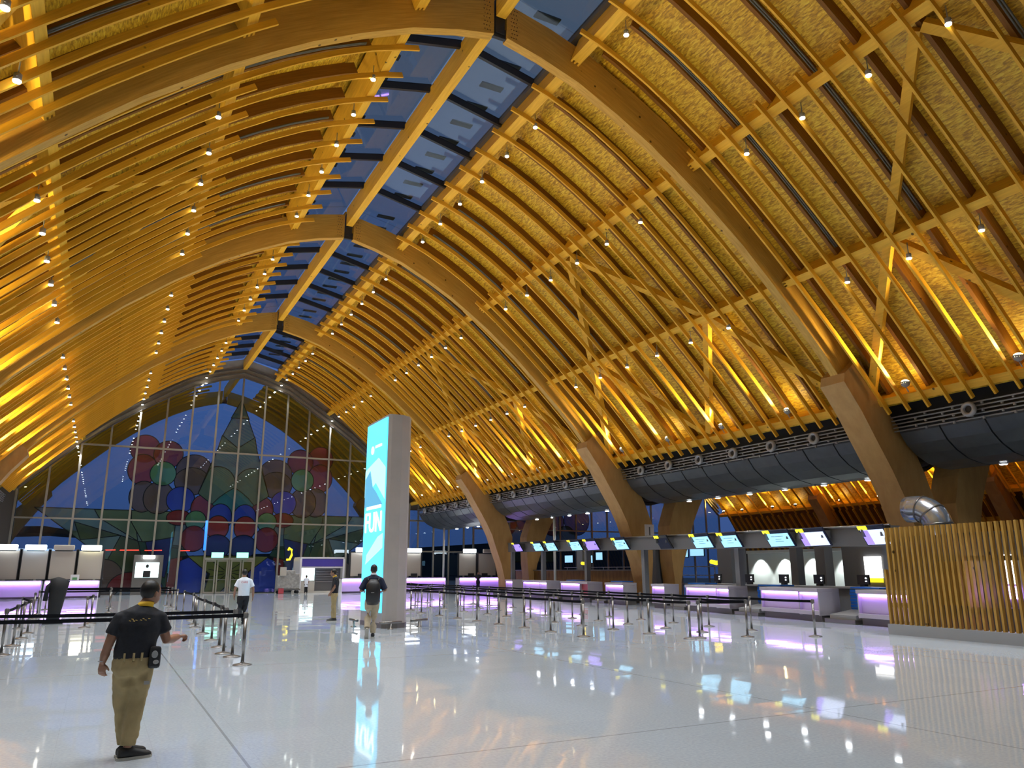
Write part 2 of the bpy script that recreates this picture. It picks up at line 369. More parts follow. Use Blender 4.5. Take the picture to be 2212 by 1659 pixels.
# ---------------------------------------------------------------- skylight
def skylight(y0, y1, k):
    t = empty('skylight', (0, 0, 0), 0, 'glazed ridge skylight strip over the ' + BAY[k], 'skylight')
    n = 6
    for s in (-1, 1):
        for j in range(n):
            a = y0 + (y1 - y0) * j / n; b = y0 + (y1 - y0) * (j + 1) / n
            mb = MB(); mb.ribbon([(.15, 19.25), (2.75, 18.62)], [(.15, 19.28), (2.75, 18.65)], a, b, s); mb.build('glass_pane', M_SKYG, t)
            if j: mb = MB(); mb.ribbon([(.12, 18.98), (2.8, 18.38)], [(.12, 19.28), (2.8, 18.66)], a - .06, a + .06, s); mb.build('glazing_bar', M_DARK, t)
        mb = MB(); mb.ribbon([(2.70, 18.50), (2.95, 18.44)], [(2.70, 18.72), (2.95, 18.70)], y0, y1, s); mb.build('edge_trim', M_STEEL, t)
    # sun shading louvre boards just above the glass
    for j in range(int((y1 - y0) / 1.4)):
        mb = MB(); a = y0 + .5 + j * 1.4
        mb.box(1.6, 2.5, a, a + .3, 19.45, 19.5); mb.box(-2.5, -1.6, a, a + .3, 19.45, 19.5); mb.build('louvre_board', M_FASC, t)
bays = [(-2.0, Y[0 + 1]), (Y[1], Y[2]), (Y[2], Y[3]), (Y[3], YW)]
for k in range(4): skylight(bays[k][0] if k else 1.6, bays[k][1], k)

# ---------------------------------------------------------------- arches
COL_IN = [(13.5, 8.48), (13.42, 8.15), (14.18, 7.14), (14.75, 6.22), (15.45, 5.12), (15.94, 4.2), (16.38, 2.96), (16.7, 2.17), (16.96, 1.1), (17.02, 0)]
COL_OUT = [(14.35, 9.15), (14.6, 8.7), (15.2, 7.6), (16.05, 6.75), (16.75, 6.0), (17.2, 5.15), (17.6, 4.1), (17.56, 2.96), (17.54, 2.17), (17.43, 1.2), (17.38, 0)]
COL_OUT = COL_OUT[:1] + COL_OUT[2:]
def arch(y, label, xo=0, halves=(-1, 1), legs=(-1, 1), mats=(M_ARCH, M_COLW)):
    t = empty('timber_arch', (xo, y, 0), 0, label, 'arch')
    ou = off(SOF, 1.22); ou[0] = (.23, 18.83)
    for s in halves:
        mb = MB(); mb.ribbon(SOF, ou, 0, .32, s); h = mb.build('arch_half', mats[0], t)
        mb = MB()
        for r in range(8):      # dowel heads beside the ridge joint
            for c in range(3): mb.lathe([(.022, -.012), (.022, .0)], seg=8, M=Matrix.Translation((s * (.36 + c * .09 + (r % 2) * .03), 0, 17.68 + r * .14)) @ Matrix.Rotation(PI / 2, 4, 'X'))
        mb.build('dowel_heads', M_DARK, t)
    if len(halves) == 2:
        mb = MB(); mb.box(-.16, .16, .05, .27, 17.75, 18.9); mb.box(-.22, .22, .1, .22, 17.62, 17.95); mb.build('ridge_bracket', M_DARK, t)
    for s in legs:
        mb = MB(); mb.ribbon(COL_IN, COL_OUT, -.3, .75, s); mb.build('column', mats[1], t)
        mb = MB(); mb.box(s * 16.6 if s > 0 else -17.9, 17.9 if s > 0 else -16.6, -.4, .85, 0, .35); mb.build('foot_plinth', M_GREYW, t)
    return t
arch(YA[0], 'nearest huge curved glulam arch crossing the whole ceiling')
arch(YA[1], 'second curved glulam arch, ridge joint in the middle of the ceiling')
arch(YA[2], 'third curved glulam arch, the last before the glass gable')
arch(YO, 'outer timber arch standing outdoors beyond the glass gable')
for k in (0, 1, 2): arch(YA[k], ['timber arch of the next vault behind the slatted screen', 'timber arch of the next vault behind the check-in screens', 'timber arch of the next vault near its glass gable'][k], V2)
# ridge beam pieces
for k in range(4):
    y0 = (1.9 if k == 0 else Y[k] + .33); y1 = (Y[k + 1] if k < 3 else YW - .1)
    mb = MB(); mb.box(-.16, .16, y0, y1, 18.25, 19.15); tag(mb.build('ridge_beam', M_PURL), 'straight timber ridge beam under the skylight of the ' + BAY[k], 'beam', 'ridge beams')
mb = MB(); mb.box(-.16, .16, YW + .1, YO, 18.25, 19.15); tag(mb.build('ridge_beam', M_PURL), 'straight timber ridge beam seen through the glass gable', 'beam', 'ridge beams')
# purlins (radial section, slotted ends)
PUR = {'upper': (2.47, 17.52, .28), 'second': (7.02, 14.96, .27), 'third': (11.0, 11.45, .22), 'lowest': (15.02, 7.62, .24)}
def purlin(which, side, y0, y1, label, xo=0):
    x, z, w = PUR[which]; n = rad((x + w / 2, z)); up_ = {'upper': .05, 'second': .12, 'third': .13, 'lowest': .02}[which]; x += n[0] * up_; z += n[1] * up_; tg = Vector((n[1], -n[0])); h = .98
    a = Vector((x, z)); P4 = [a, a + tg * (w + .04), a + tg * (w + .04) + n * h, a + n * h]
    mb = MB(); mb.prism([(side * p[0], p[1]) for p in P4], y0 + .12, y1 - .12)
    for e in (y0, y1 - .12):        # fingers of the slotted joint at each end
        for q in (0, .4, .8):
            b = a + tg * (w + .04) * q; c = a + tg * (w + .04) * (q + .2)
            mb.prism([(side * p[0], p[1]) for p in (b, c, c + n * h, b + n * h)], e, e + .12)
    return tag(mb.build('purlin', M_PURL, loc=(xo, 0, 0)), label, 'beam', 'purlins')
def bayspan(k): return (1.9 if k == 0 else Y[k] + .33, Y[k + 1] - .01 if k < 3 else YW - .15)
for k in range(4):
    y0, y1 = bayspan(k)
    for s in (-1, 1):
        for w in PUR: purlin(w, s, y0, y1, f'{w} straight timber purlin on the {SIDE[s]} slope, ' + BAY[k])
for k in (1, 2, 3):
    y0, y1 = bayspan(k)
    for w in ('third', 'lowest'): purlin(w, 1, y0, y1, f'{w} purlin of the next vault seen below the cladding, ' + BAY[k], V2)
# slats
SLW = .068; P_ = D / 11
slA = (SLT, off(SLT, .17)); slB = (cut(SLT, 6.6), off(cut(SLT, 6.6), .17))
meshes = {}
def slat_mesh(kind, side):
    key = (kind, side)
    if key not in meshes:
        a, b = slA if kind == 'A' else (slB if kind == 'B' else (cut(SLT, 10.2), off(cut(SLT, 10.2), .17)))
        mb = MB(); mb.ribbon(a, b, -SLW / 2, SLW / 2, side); o = mb.build('ceiling_slat', M_SLAT); meshes[key] = o.data; bpy.data.objects.remove(o)
    return meshes[key]
def put_slat(kind, side, y, label, group, xo=0):
    o = bpy.data.objects.new('ceiling_slat', slat_mesh(kind, side)); C.objects.link(o); o.location = (xo, y, 0)
    return tag(o, label, 'slat', group)
for k in range(4):
    yc = Y[k] + .16
    for s in (-1, 1):
        for j in range(1, 11):
            y = yc + P_ * j
            if y < YW - 1.9 and y > 5: put_slat('A', s, y, f'long curved timber slat reaching the skylight, {SIDE[s]} slope, ' + BAY[k], f'long slats, {SIDE[s]} slope, {BAY[k]}')
        for j in range(11):
            y = yc + P_ * (j + .5)
            if y < YW - 1.9 and y > 5: put_slat('B', s, y, f'shorter timber slat starting at the second purlin, {SIDE[s]} slope, ' + BAY[k], f'short slats, {SIDE[s]} slope, {BAY[k]}')
for j in range(6):
    for s in (-1, 1): put_slat('A', s, YW + 1.0 + P_ * j * 1.15, f'timber slat of the {SIDE[s]} roof overhang beyond the glass gable', 'slats of the roof overhang')
for k in (1, 2, 3):
    yc = Y[k] + .16
    for j in range(1, 22, 2 if k == 3 else 1):
        y = yc + P_ * j / 2
        if abs(y - Y[min(k + 1, 4)]) > .3 and y < 65 and (y - yc) < D - .3: put_slat('C', 1, y, 'timber slat of the next vault, under the cladding, ' + BAY[k], 'slats of the next vault, ' + BAY[k], V2)
low = [(15.9, 8.0), (16.9, 6.5), (17.8, 5.0), (18.6, 3.4), (19.2, 1.8), (19.4, 0)]
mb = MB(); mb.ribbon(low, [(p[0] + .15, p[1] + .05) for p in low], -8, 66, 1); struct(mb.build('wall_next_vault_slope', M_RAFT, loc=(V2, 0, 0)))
lowS = [(15.2, 7.05), (16.2, 5.75), (17.2, 4.2), (18.0, 2.7), (18.5, 1.2)]
mb = MB(); mb.ribbon(lowS, [(p[0] + .2, p[1] + .12) for p in lowS], -SLW / 2, SLW / 2, 1); o = mb.build('wall_slat', M_SLAT); lsm = o.data; bpy.data.objects.remove(o)
for j in range(62):
    y = 20.0 + P_ / 2 * j
    if y > 65 or min(abs(y - q - .2) for q in YA) < .5: continue
    o = bpy.data.objects.new('wall_slat', lsm); C.objects.link(o); o.location = (V2, y, 0)
    tag(o, 'brown sloping timber slat low on the far side of the next vault', 'slat', 'low slats of the next vault')
for a, b in ((18.9, 34.6), (35.5, 51.2), (52.1, 65.9)):
    mb = MB(); mb.box(V2 + 16.6, V2 + 16.85, a, b, 5.35, 5.75); tag(mb.build('purlin', M_PURL), 'thin timber rail across the low slats of the next vault', 'beam', 'purlins')
# rafters under the boards
rp = cut(SLT, 3.1, 14.9); raf = {}
for s in (-1, 1):
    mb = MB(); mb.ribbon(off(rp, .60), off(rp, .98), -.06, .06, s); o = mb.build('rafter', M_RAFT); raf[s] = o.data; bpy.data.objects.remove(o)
for k in range(4):
    for s in (-1, 1):
        for j in range(11):
            y = Y[k] + .16 + P_ * (j + .5)
            if y > YW - .3 or y < 5: continue
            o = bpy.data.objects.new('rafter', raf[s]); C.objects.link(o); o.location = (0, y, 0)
            tag(o, f'dark brown rafter against the strand board, {SIDE[s]} slope, ' + BAY[k], 'rafter', f'rafters, {SIDE[s]} slope, {BAY[k]}')
# conduits clipped beside every third rafter
for k in range(4):
    for s in (-1, 1):
        for j in (1, 4, 7, 9):
            y = Y[k] + .16 + P_ * (j + .5) - .14
            if y > YW - .3 or y < 5: continue
            mb = MB()
            for q in (0, .07): mb.tube([(s * p[0], y - q, p[1]) for p in off(cut(SLT, 3.3, 10.8), .62)], .028, 6)
            tag(mb.build('conduit', M_COND), f'pair of grey conduits beside a rafter, {SIDE[s]} slope, ' + BAY[k], 'pipe', f'conduits, {SIDE[s]} slope, {BAY[k]}')
# diagonal braces between the lower purlins
def brace(pa, pb, side, ya, yb, label, group, xo=0):
    A = Vector((side * pa[0], ya, pa[1])); B = Vector((side * pb[0], yb, pb[1])); d = (B - A); L = d.length; x = d.normalized()
    n = rad(((pa[0] + pb[0]) / 2, (pa[1] + pb[1]) / 2)); n = Vector((side * n[0], 0, n[1])); n = (n - x * n.dot(x)).normalized(); w = x.cross(n)
    M = Matrix((( x.x, w.x, n.x, A.x), (x.y, w.y, n.y, A.y), (x.z, w.z, n.z, A.z), (0, 0, 0, 1)))
    mb = MB(); mb.box(0.15, L - .15, -.13, .13, -.12, .16, M=M); tag(mb.build('diagonal_brace', M_PURL, loc=(xo, 0, 0)), label, 'brace', group)
a2, a3, a4 = off([at_x(SLT, 7.3)], .5)[0], off([at_x(SLT, 11.1)], .5)[0], off([at_x(SLT, 14.75)], .45)[0]
for k in range(4):
    for s in (-1, 1):
        y0 = Y[k] + .3; yn = lambda f: y0 + f * D
        lb = f'diagonal timber brace behind the slats, {SIDE[s]} slope, ' + BAY[k]; gp = f'diagonal braces, {SIDE[s]} slope, {BAY[k]}'
        segs = [(a2, a3, .49, .74), (a2, a3, .49, .24), (a3, a4, .74, .98), (a3, a4, .74, .50), (a3, a4, .24, .50), (a3, a4, .24, .03)]
        for pa, pb, u, v in segs:
            if yn(max(u, v)) > YW: continue
            brace(pa, pb, s, yn(u), yn(v), lb, gp)
# spotlights on the purlins
def hang(name, col_len, lensr, lens_mat, loc, label, cat, group, up=False):
    t = empty(name, loc, 0, label, cat, group)
    mb = MB(); mb.lathe([(.05, .16), (.075, .14), (.075, 0), (.068, -.01)], seg=14); mb.box(-.012, .012, -.09, .09, .05, .07); mb.tube([(0, 0, .16), (0, 0, .16 + col_len)], .015, 6); mb.build('housing', M_SAFE, t)
    mb = MB(); mb.lathe([(lensr, -.006), (lensr * .9, -.03), (.01, -.035)], seg=14); mb.build('lens', lens_mat, t)
    return t
SP = [(3.0, 17.12, 'upper'), (7.5, 14.42, 'second'), (11.55, 10.85, 'third')]
proto = hang('spotlight', .35, .078, M_LAMP, (0, 0, -50), 'x', 'lamp', 'g'); ptree = tree_of(proto); first = True
for k in range(4):
    for j in range(6):
        y = Y[k] + 3.2 + 2.22 * j
        if y > YW - .5 or y < 6: continue
        for s in (-1, 1):
            for x, z, nm in SP:
                lab = f'small lit spotlight beside the {nm} purlin, {SIDE[s]} slope, ' + BAY[k]; grp = f'spotlights, {nm} purlin, {SIDE[s]} slope, {BAY[k]}'
                dup(proto, (s * x, y, z), None, lab, grp, ptree)
                lamp('SPOT', 'spot_beam', (s * x, y, z - .06), K_SPOT, (.90, .95, 1.0), (-s * .10, 0, -1), .07, 84, .55)
for j in range(4):
    for s in (-1, 1):
        for x, z, nm in SP[:2]:
            dup(proto, (s * x, YW + 2.2 + 2.4 * j, z), None, f'lit spotlight under the {SIDE[s]} roof overhang beyond the glass', 'spotlights of the roof overhang', ptree)
        lamp('SPOT', 'spot_beam', (s * 5, YW + 2.2 + 2.4 * j, 15.5), K_SPOT, (1, .96, .88), (0, 0, -1), .07, 84, .55)
for c, sub in ptree: bpy.data.objects.remove(c)
bpy.data.objects.remove(proto)
# flood lamps on the lowest purlin, washing the slats
def flood(loc, s, label, group):
    t = empty('flood_lamp', loc, 0, label, 'lamp', group)
    mb = MB(); mb.lathe([(.05, -.12), (.13, -.06), (.16, .05), (.165, .06)], seg=16); mb.tube([(0, .0, -.12), (s * .12, 0, -.28)], .02, 6); mb.tube([(-.1, -.12, 0), (.1, -.26, .12)], .012, 6); mb.build('bowl', M_SAFE, t)
    mb = MB(); mb.ell((0, 0, .03), .15, .15, .11, seg=14); mb.build('lens', M_FLAMP, t)
    return t
for k in range(4):
    for s in (-1, 1):
        for j in range(4):
            y = Y[k] + 3.6 + 3.78 * j
            if y > YW - .5 or y < 6: continue
            flood((s * 14.78, y, 7.92), s, f'bright flood lamp at the foot of the {SIDE[s]} slats, ' + BAY[k], f'flood lamps, {SIDE[s]} slope, {BAY[k]}')
            lamp('SPOT', 'flood_beam', (s * 14.62, y + .02, 8.12), K_FLOOD, (1.0, .76, .30), (-s * .80, .26, .58), .10, 64, .9)
for k, ys in ((1, (19.6, 23.4, 27.2, 31)), (2, (38.8, 42.6, 45.6, 49.6)), (3, (54.9, 57.9, 62.2, 65))):
    for y in ys:
        flood((V2 + 14.78, y, 7.92), 1, 'yellow flood lamp of the next vault, below the cladding, ' + BAY[k], 'flood lamps of the next vault')
        lamp('SPOT', 'flood_beam', (V2 + 14.6, y + .02, 8.1), K_FLOOD, (1.0, .66, .16), (-.72, .3, .7), .12, 75, .6)

# ---------------------------------------------------------------- valley cladding (dark belly), rails, jet nozzles
BEL = [(15.85, 6.45), (16.15, 6.05), (16.6, 5.72), (17.2, 5.45), (17.9, 5.32), (18.5, 5.3), (19.2, 5.45), (19.8, 5.72), (20.25, 6.05), (20.55, 6.45)]
BEO = [(p[0], p[1] + .12) for p in BEL]
def belly(k, xo=0, mirror=1):
    y0, y1 = (2.2 if k == 0 else Y[k] + .9), (Y[k + 1] - .45 if k < 3 else YW - .6)
    nm = 'between the two vaults' if mirror == 1 else 'on the left side'
    t = empty('valley_cladding', (0, 0, 0), 0, f'dark curved metal cladding {nm}, ' + BAY[k], 'cladding', 'valley cladding')
    n = max(1, round((y1 - y0) / 1.51)); st = (y1 - y0) / n
    for j in range(n):
        mb = MB(); mb.ribbon(BEL, BEO, y0 + j * st + .03, y0 + (j + 1) * st - .03, mirror); mb.build('cladding_panel', M_BELLY, t)
    mb = MB(); mb.ribbon([(p[0], p[1] + .13) for p in BEL], [(p[0], p[1] + .2) for p in BEL], y0, y1, mirror); mb.build('backing', M_DARK, t)
    # rails above it
    r = empty('rail_screen', (0, 0, 0), 0, f'grey horizontal tubes above the cladding {nm}, ' + BAY[k], 'rail', 'rail screens')
    ry0, ry1 = (2.2 if k == 0 else Y[k] + .8), (Y[k + 1] - .35 if k < 3 else YW - .6)
    for i in range(5):
        mb = MB(); mb.tube([(mirror * (15.62 + i * .03), ry0, 7.02 - i * .125), (mirror * (15.62 + i * .03), ry1, 7.02 - i * .125)], .026, 8)
        for q in range(int((ry1 - ry0) / 1.0)): mb.box(mirror * 15.66 - .02, mirror * 15.66 + .05, ry0 + q + .3 + .37 * (i % 2), ry0 + q + .36 + .37 * (i % 2), 6.94 - i * .125, 7.02 - i * .125)
        mb.build('tube', M_PIPE, r)
for k in range(4):
    belly(k)
for k in (2, 3): belly(k, mirror=-1)
mb = MB(); mb.box(16.3, 16.4, -8, YW - .3, 6.6, 8.0); struct(mb.build('wall_valley', M_DARK))
def torus(mb, c, R_, r, n=20, m_=8, axis='x'):
    ring = []
    for i in range(n):
        a = 2 * PI * i / n; row = []
        for j in range(m_):
            b = 2 * PI * j / m_; rr = R_ + r * math.cos(b)
            row.append(mb.bm.verts.new((c[0] + r * 1.3 * math.sin(b), c[1] + rr * math.cos(a), c[2] + rr * math.sin(a))))
        ring.append(row)
    for i in range(n):
        for j in range(m_):
            f = mb.bm.faces.new((ring[i][j], ring[(i + 1) % n][j], ring[(i + 1) % n][(j + 1) % m_], ring[i][(j + 1) % m_])); f.smooth = True
for k in range(4):
    for j in range(6):
        y = Y[k] + 3.0 + 2.26 * j - (.0 if k else 1.0)
        if y > YW - 1.5 or y < 6: continue
        t = empty('jet_nozzle', (15.45, y, 6.78), 0, 'round grey air jet nozzle among the tubes, ' + BAY[k], 'nozzle', 'jet nozzles, ' + BAY[k])
        mb = MB(); torus(mb, (0, 0, 0), .185, .07); mb.build('ring', M_PIPE, t)
        mb = MB(); mb.lathe([(.12, 0), (.13, .3)], seg=14, M=Matrix.Rotation(PI / 2, 4, 'Y')); mb.build('throat', M_DARK, t)
for k in range(4):
    for j in range(6):
        y = Y[k] + 3.1 + 2.22 * j
        if y > YW - 1 or y < 6: continue
        t = empty('downlight', (18.5, y, 5.29), 0, 'round white downlight under the dark valley cladding, ' + BAY[k], 'lamp', 'downlights, ' + BAY[k])
        mb = MB(); mb.lathe([(.15, .05), (.16, .0), (.13, -.02)], seg=18); mb.build('trim_ring', M_WHITE, t)
        mb = MB(); mb.lathe([(.125, -.02), (.11, -.035), (.01, -.04)], seg=18); mb.build('lens', M_BLAMP, t)
        lamp('SPOT', 'downlight_beam', (18.5, y, 5.22), K_BELLY, (.95, .97, 1), (0, 0, -1), .1, 120, .6)

# ---------------------------------------------------------------- glass gable
HI = {0: 17.5, 1: 17.02, 2: 16.4, 3: 15.2, 4: 14.0, 5: 12.65, 6: 11.15, 7: 9.3, 8: 7.5}
MP = 1.8777
def gable(xo, first, kmin, kmax, name):
    g = struct(bpy.data.objects.new(name, None)); C.objects.link(g)
    ztop = lambda k: HI[min(abs(k), 8)]
    for k in range(kmin, kmax + 1):
        x = xo + k * MP; zt = ztop(k)
        mb = MB(); mb.box(x - .07, x + .07, YW - .22, YW - .05, 0, zt + .1); mb.build('mullion', M_MULL, g)
        if k < kmax:
            z2 = ztop(k + 1); x2 = x + MP
            for dz, th in ((0, .11), (.42, .08), (.82, .1)):
                mb = MB(); mb.prism([(x, zt + dz), (x2, z2 + dz), (x2, z2 + dz + th), (x, zt + dz + th)], YW - .3, YW - .1); mb.build('frame_tube', M_STEEL, g)
            mb = MB(); mb.prism([(x, zt + .1), (x2, z2 + .1), (x2, z2 + 1.7), (x, zt + 1.7)], YW, YW + .08); mb.build('louvre_panel', M_LOUV, g)
            mb = MB(); mb.prism([(x + .07, .05), (x2 - .07, .05), (x2 - .07, z2), (x + .07, zt)], YW - .12, YW - .105); mb.build('pane', M_GLASS, g)
    for z, th in ((5.51, .12), (11.1, .14)):
        h = 8 if z < 6 else 6
        mb = MB(); mb.box(xo + max(kmin, -h) * MP, xo + min(kmax, h) * MP, YW - .2, YW - .06, z - th / 2, z + th / 2); mb.build('transom', M_MULL, g)
    return g
gable(0, True, -8, 8, 'window_1')
gable(V2, False, -8, 8, 'window_2')
g = struct(bpy.data.objects.new('window_3', None)); C.objects.link(g)
for i in range(4):
    x = 15.9 + i * 1.5
    mb = MB(); mb.box(x - .07, x + .07, YW - .2, YW - .05, 0, 7.5); mb.build('mullion', M_MULL, g)
mb = MB(); mb.box(15.2, 21.3, YW - .12, YW - .1, 0, 7.0); mb.build('pane', M_GLASS, g)
mb = MB(); mb.box(15.0, 21.4, YW - .2, YW - .02, 6.0, 6.15); mb.box(15, 21.4, YW - .2, YW - .02, 3.3, 3.42); mb.build('transom', M_MULL, g)
mb = MB(); mb.box(15.0, 21.4, YW, YW + .08, 7.0, 9.5); mb.build('louvre_panel', M_STEEL, g)
mb = MB(); mb.box(-20.6, -14.9, YW - .1, YW, 0, 9.5); struct(mb.build('wall_gable_left', M_STEEL))
# doors in the gable
for i, (a, b) in enumerate(((-1.84, -.07), (.07, 1.84))):
    dr = struct(bpy.data.objects.new(f'door_{i+1}', None)); C.objects.link(dr)
    mid = (a + b) / 2
    for u, v in ((a, mid), (mid, b)):
        lf = MB(); lf.box(u + .04, u + .14, YW - .3, YW - .23, .02, 2.55); lf.box(v - .14, v - .04, YW - .3, YW - .23, .02, 2.55); lf.box(u + .14, v - .14, YW - .3, YW - .23, 2.43, 2.55); lf.box(u + .14, v - .14, YW - .3, YW - .23, .02, .14); q = lf.build('door_leaf', M_MULL, dr)
        hb = MB(); hb.tube([(u + .15, YW - .36, 1.05), (v - .15, YW - .36, 1.05)], .022, 8); hb.build('push_bar', M_CHROME, q)
    fb = MB(); fb.box(a - .03, b + .03, YW - .34, YW - .22, 2.56, 2.74); fb.build('door_head', M_MULL, dr)
for x in (-.97, .92):
    t = empty('exit_sign', (x, YW - .5, 2.94), 0, 'green lit exit sign over the ' + ('left' if x < 0 else 'right') + ' pair of glass doors', 'sign')
    mb = MB(); mb.box(-.44, .44, -.05, .05, -.2, .2); mb.build('sign_box', M_EXIT, t); mb = MB(); mb.tube([(0, 0, .19), (0, .33, .24)], .02); mb.box(-.46, .46, .05, .07, -.22, .22); mb.build('sign_back', M_STEEL, t)

# ---------------------------------------------------------------- coloured star film on the glass
FL = empty('window_film', (0, YW, 0), 0, 'coloured star and flower film covering the tall glass gable', 'window film')
LAY = [0]
def piece(name, pts, mat, outline=True, both=True, mirror_only=False):
    LAY[0] += 1; y = .30 - LAY[0] * .0025
    for s in ((1, -1) if both else (1,)):
        P = [(s * x, z) for x, z in pts]
        mb = MB(); vs = [mb.bm.verts.new((p[0], y, p[1])) for p in P]; mb.bm.faces.new(vs); mb.build(name, mat, FL)
        if outline:
            mb = MB(); n = len(P)
            for i in range(n):
                a, b = Vector(P[i]), Vector(P[(i + 1) % n]); d = (b - a)
                if d.length < 1e-4: continue
                d.normalize(); w = Vector((-d.y, d.x)) * .032
                v = [mb.bm.verts.new((q.x, y - .001, q.y)) for q in (a - w - d * .02, b - w + d * .02, b + w + d * .02, a + w - d * .02)]; mb.bm.faces.new(v)
            mb.build('film_seam', FLINE, FL)
def circ(cx, cz, r, rz=None, n=28, a0=0, a1=360): return [(cx + r * math.cos(math.radians(a0 + (a1 - a0) * i / n)), cz + (rz or r) * math.sin(math.radians(a0 + (a1 - a0) * i / n))) for i in range(n if a1 - a0 == 360 else n + 1)]
# side arms of the big star (with facets)
piece('star_arm', [(13.82, 6.3), (3.4, 6.25), (3.4, 2.9), (8.68, 2.47), (11.45, 4.57)], FSAGE2)
piece('star_facet', [(10.6, 4.0), (11.14, 5.31), (7.95, 4.36)], FOLIVE); piece('star_facet', [(9.54, 5.64), (9.92, 6.26), (7.4, 6.28), (7.0, 5.2), (6.74, 3.97)], FSAGE)
piece('star_facet', [(7.31, 5.36), (7.4, 6.28), (4.2, 6.25), (4.2, 4.2), (6.4, 3.9)], FSAGE); piece('star_facet', [(8.7, 2.4), (7.95, 4.36), (6.74, 3.97), (5.6, 1.0), (7.9, .4)], FOLIVE)
piece('lower_petal', circ(8.9, 1.1, 1.45, 1.5), FBROWN); piece('lower_petal', circ(7.0, .35, 1.5, 1.3, 20, 0, 180), FRED); piece('lower_facet', [(6.7, 3.95), (3.6, 3.6), (4.1, .1), (5.6, .1)], FDK)
piece('lower_facet', [(6.2, 3.9), (5.5, 1.7), (4.6, 1.2), (4.2, 4.3)], FNAVY); piece('lower_petal', circ(5.6, .3, 1.0, .9, 16, 0, 180), FNAVY)
# flowers
piece('outer_petal', circ(6.92, 11.1, 1.08), FRED); piece('outer_petal', circ(5.2, 10.75, 1.08), FRED); piece('outer_petal', circ(6.95, 9.45, 1.05, 1.2), FRED)
piece('outer_petal', circ(3.2, 9.6, 1.35, 1.25), FBROWN); piece('outer_petal', circ(3.3, 8.7, 1.3, 1.1), FBROWN); piece('outer_petal', circ(6.7, 7.35, 1.0, 1.2), FBROWN); piece('outer_petal', circ(5.6, 7.3, 1.1, 1.25), FBROWN)
piece('flower_centre', circ(5.45, 9.2, .95), FGREEN); piece('blue_petal', circ(4.0, 7.2, 1.04), FBLUE)
piece('inner_petal', circ(2.35, 6.6, .85, 1.05), FRED); piece('inner_petal', circ(4.0, 5.8, .9, .6), FRED)
# top arm
piece('star_top_arm', [(0, 15.7), (1.3, 12.5), (1.62, 11.2), (2.08, 9.9), (2.75, 7.75), (1.65, 6.95), (0, 8.4)], FSAGE, outline=True)
piece('star_facet', [(0, 15.7), (.72, 14.1), (0, 14.12)], FSAGE2); piece('star_facet', [(0, 11.6), (1.3, 12.6), (1.62, 11.15), (0, 11.15)], FSAGE2)
piece('star_facet', [(0, 8.8)] + circ(1.35, 8.6, 1.35, 1.4, 12, 178, 60) + [(2.75, 7.75), (1.65, 6.95), (0, 8.3)], FSAGE2)
piece('teal_petal', [(0, 8.35), (.6, 7.95), (1.15, 7.5), (1.62, 6.95), (.9, 6.2), (0, 5.8)], FTEAL)
piece('blue_petal', circ(.95, 5.9, .92, 1.1), FBLUE); piece('red_petal', circ(1.05, 5.1, .85, .95), FRED2)
piece('pale_centre', circ(2.75, 5.6, .78), FGREEN); piece('red_petal', circ(2.8, 4.2, .95, 1.0), FRED); piece('blue_petal', circ(1.0, 3.6, 1.05, .95), FNAVY)
piece('red_petal', [(3.5, 3.1), (4.3, 2.9), (4.5, .05), (3.1, .05)], FRED); piece('blue_petal', [(2.7, 2.9), (3.6, 2.5), (3.9, .05), (2.0, .05), (1.5, 1.5)], FBLUE); piece('teal_petal', [(3.1, 2.9), (4.4, 2.6), (4.3, 3.5), (3.4, 3.4)], FDK)
# small star on the doors
piece('door_star', [(0, 1.6), (0, 2.9), (3.1, 2.86), (2.1, 2.05), (1.35, 1.5), (1.7, .02), (.55, .02), (0, .6)], FYEL)
for a in (12, 40, 140, 168, 195, 225, 315, 345, 90, 270):
    c, s_ = math.cos(math.radians(a)), math.sin(math.radians(a)); piece('star_ray', [(c * .3, 1.6 + s_ * .3), (c * 1.5, 1.6 + s_ * 1.3), (c * 1.5 - s_ * .05, 1.6 + s_ * 1.3 + c * .05), (c * .3 - s_ * .05, 1.6 + s_ * .3 + c * .05)], FLINE, outline=False, both=False)
FL2 = empty('window_film', (V2, YW, 0), 0, 'coloured film on the gable of the next vault, behind the columns', 'window film')
bigfl, FL = FL, FL2; LAY[0] = 0
for sx_ in (-1,):
    piece('film_panel', [(-13, 2.5), (-6, 2.5), (-6, 7.5), (-13, 7.5)], FSAGE2, both=False); piece('film_panel', circ(-11.5, 6.2, 1.3), FRED, both=False); piece('film_panel', circ(-9.0, 6.4, 1.3), FBLUE, both=False)
    piece('film_panel', circ(-8.4, 4.8, 1.0), FGREEN, both=False); piece('film_panel', circ(-6.2, 6.3, 1.3), FRED, both=False); piece('film_panel', circ(-3.4, 6.6, 1.5), FBLUE, both=False); piece('film_panel', circ(-4.7, 4.9, 1.1), FTEAL, both=False)
FL = bigfl
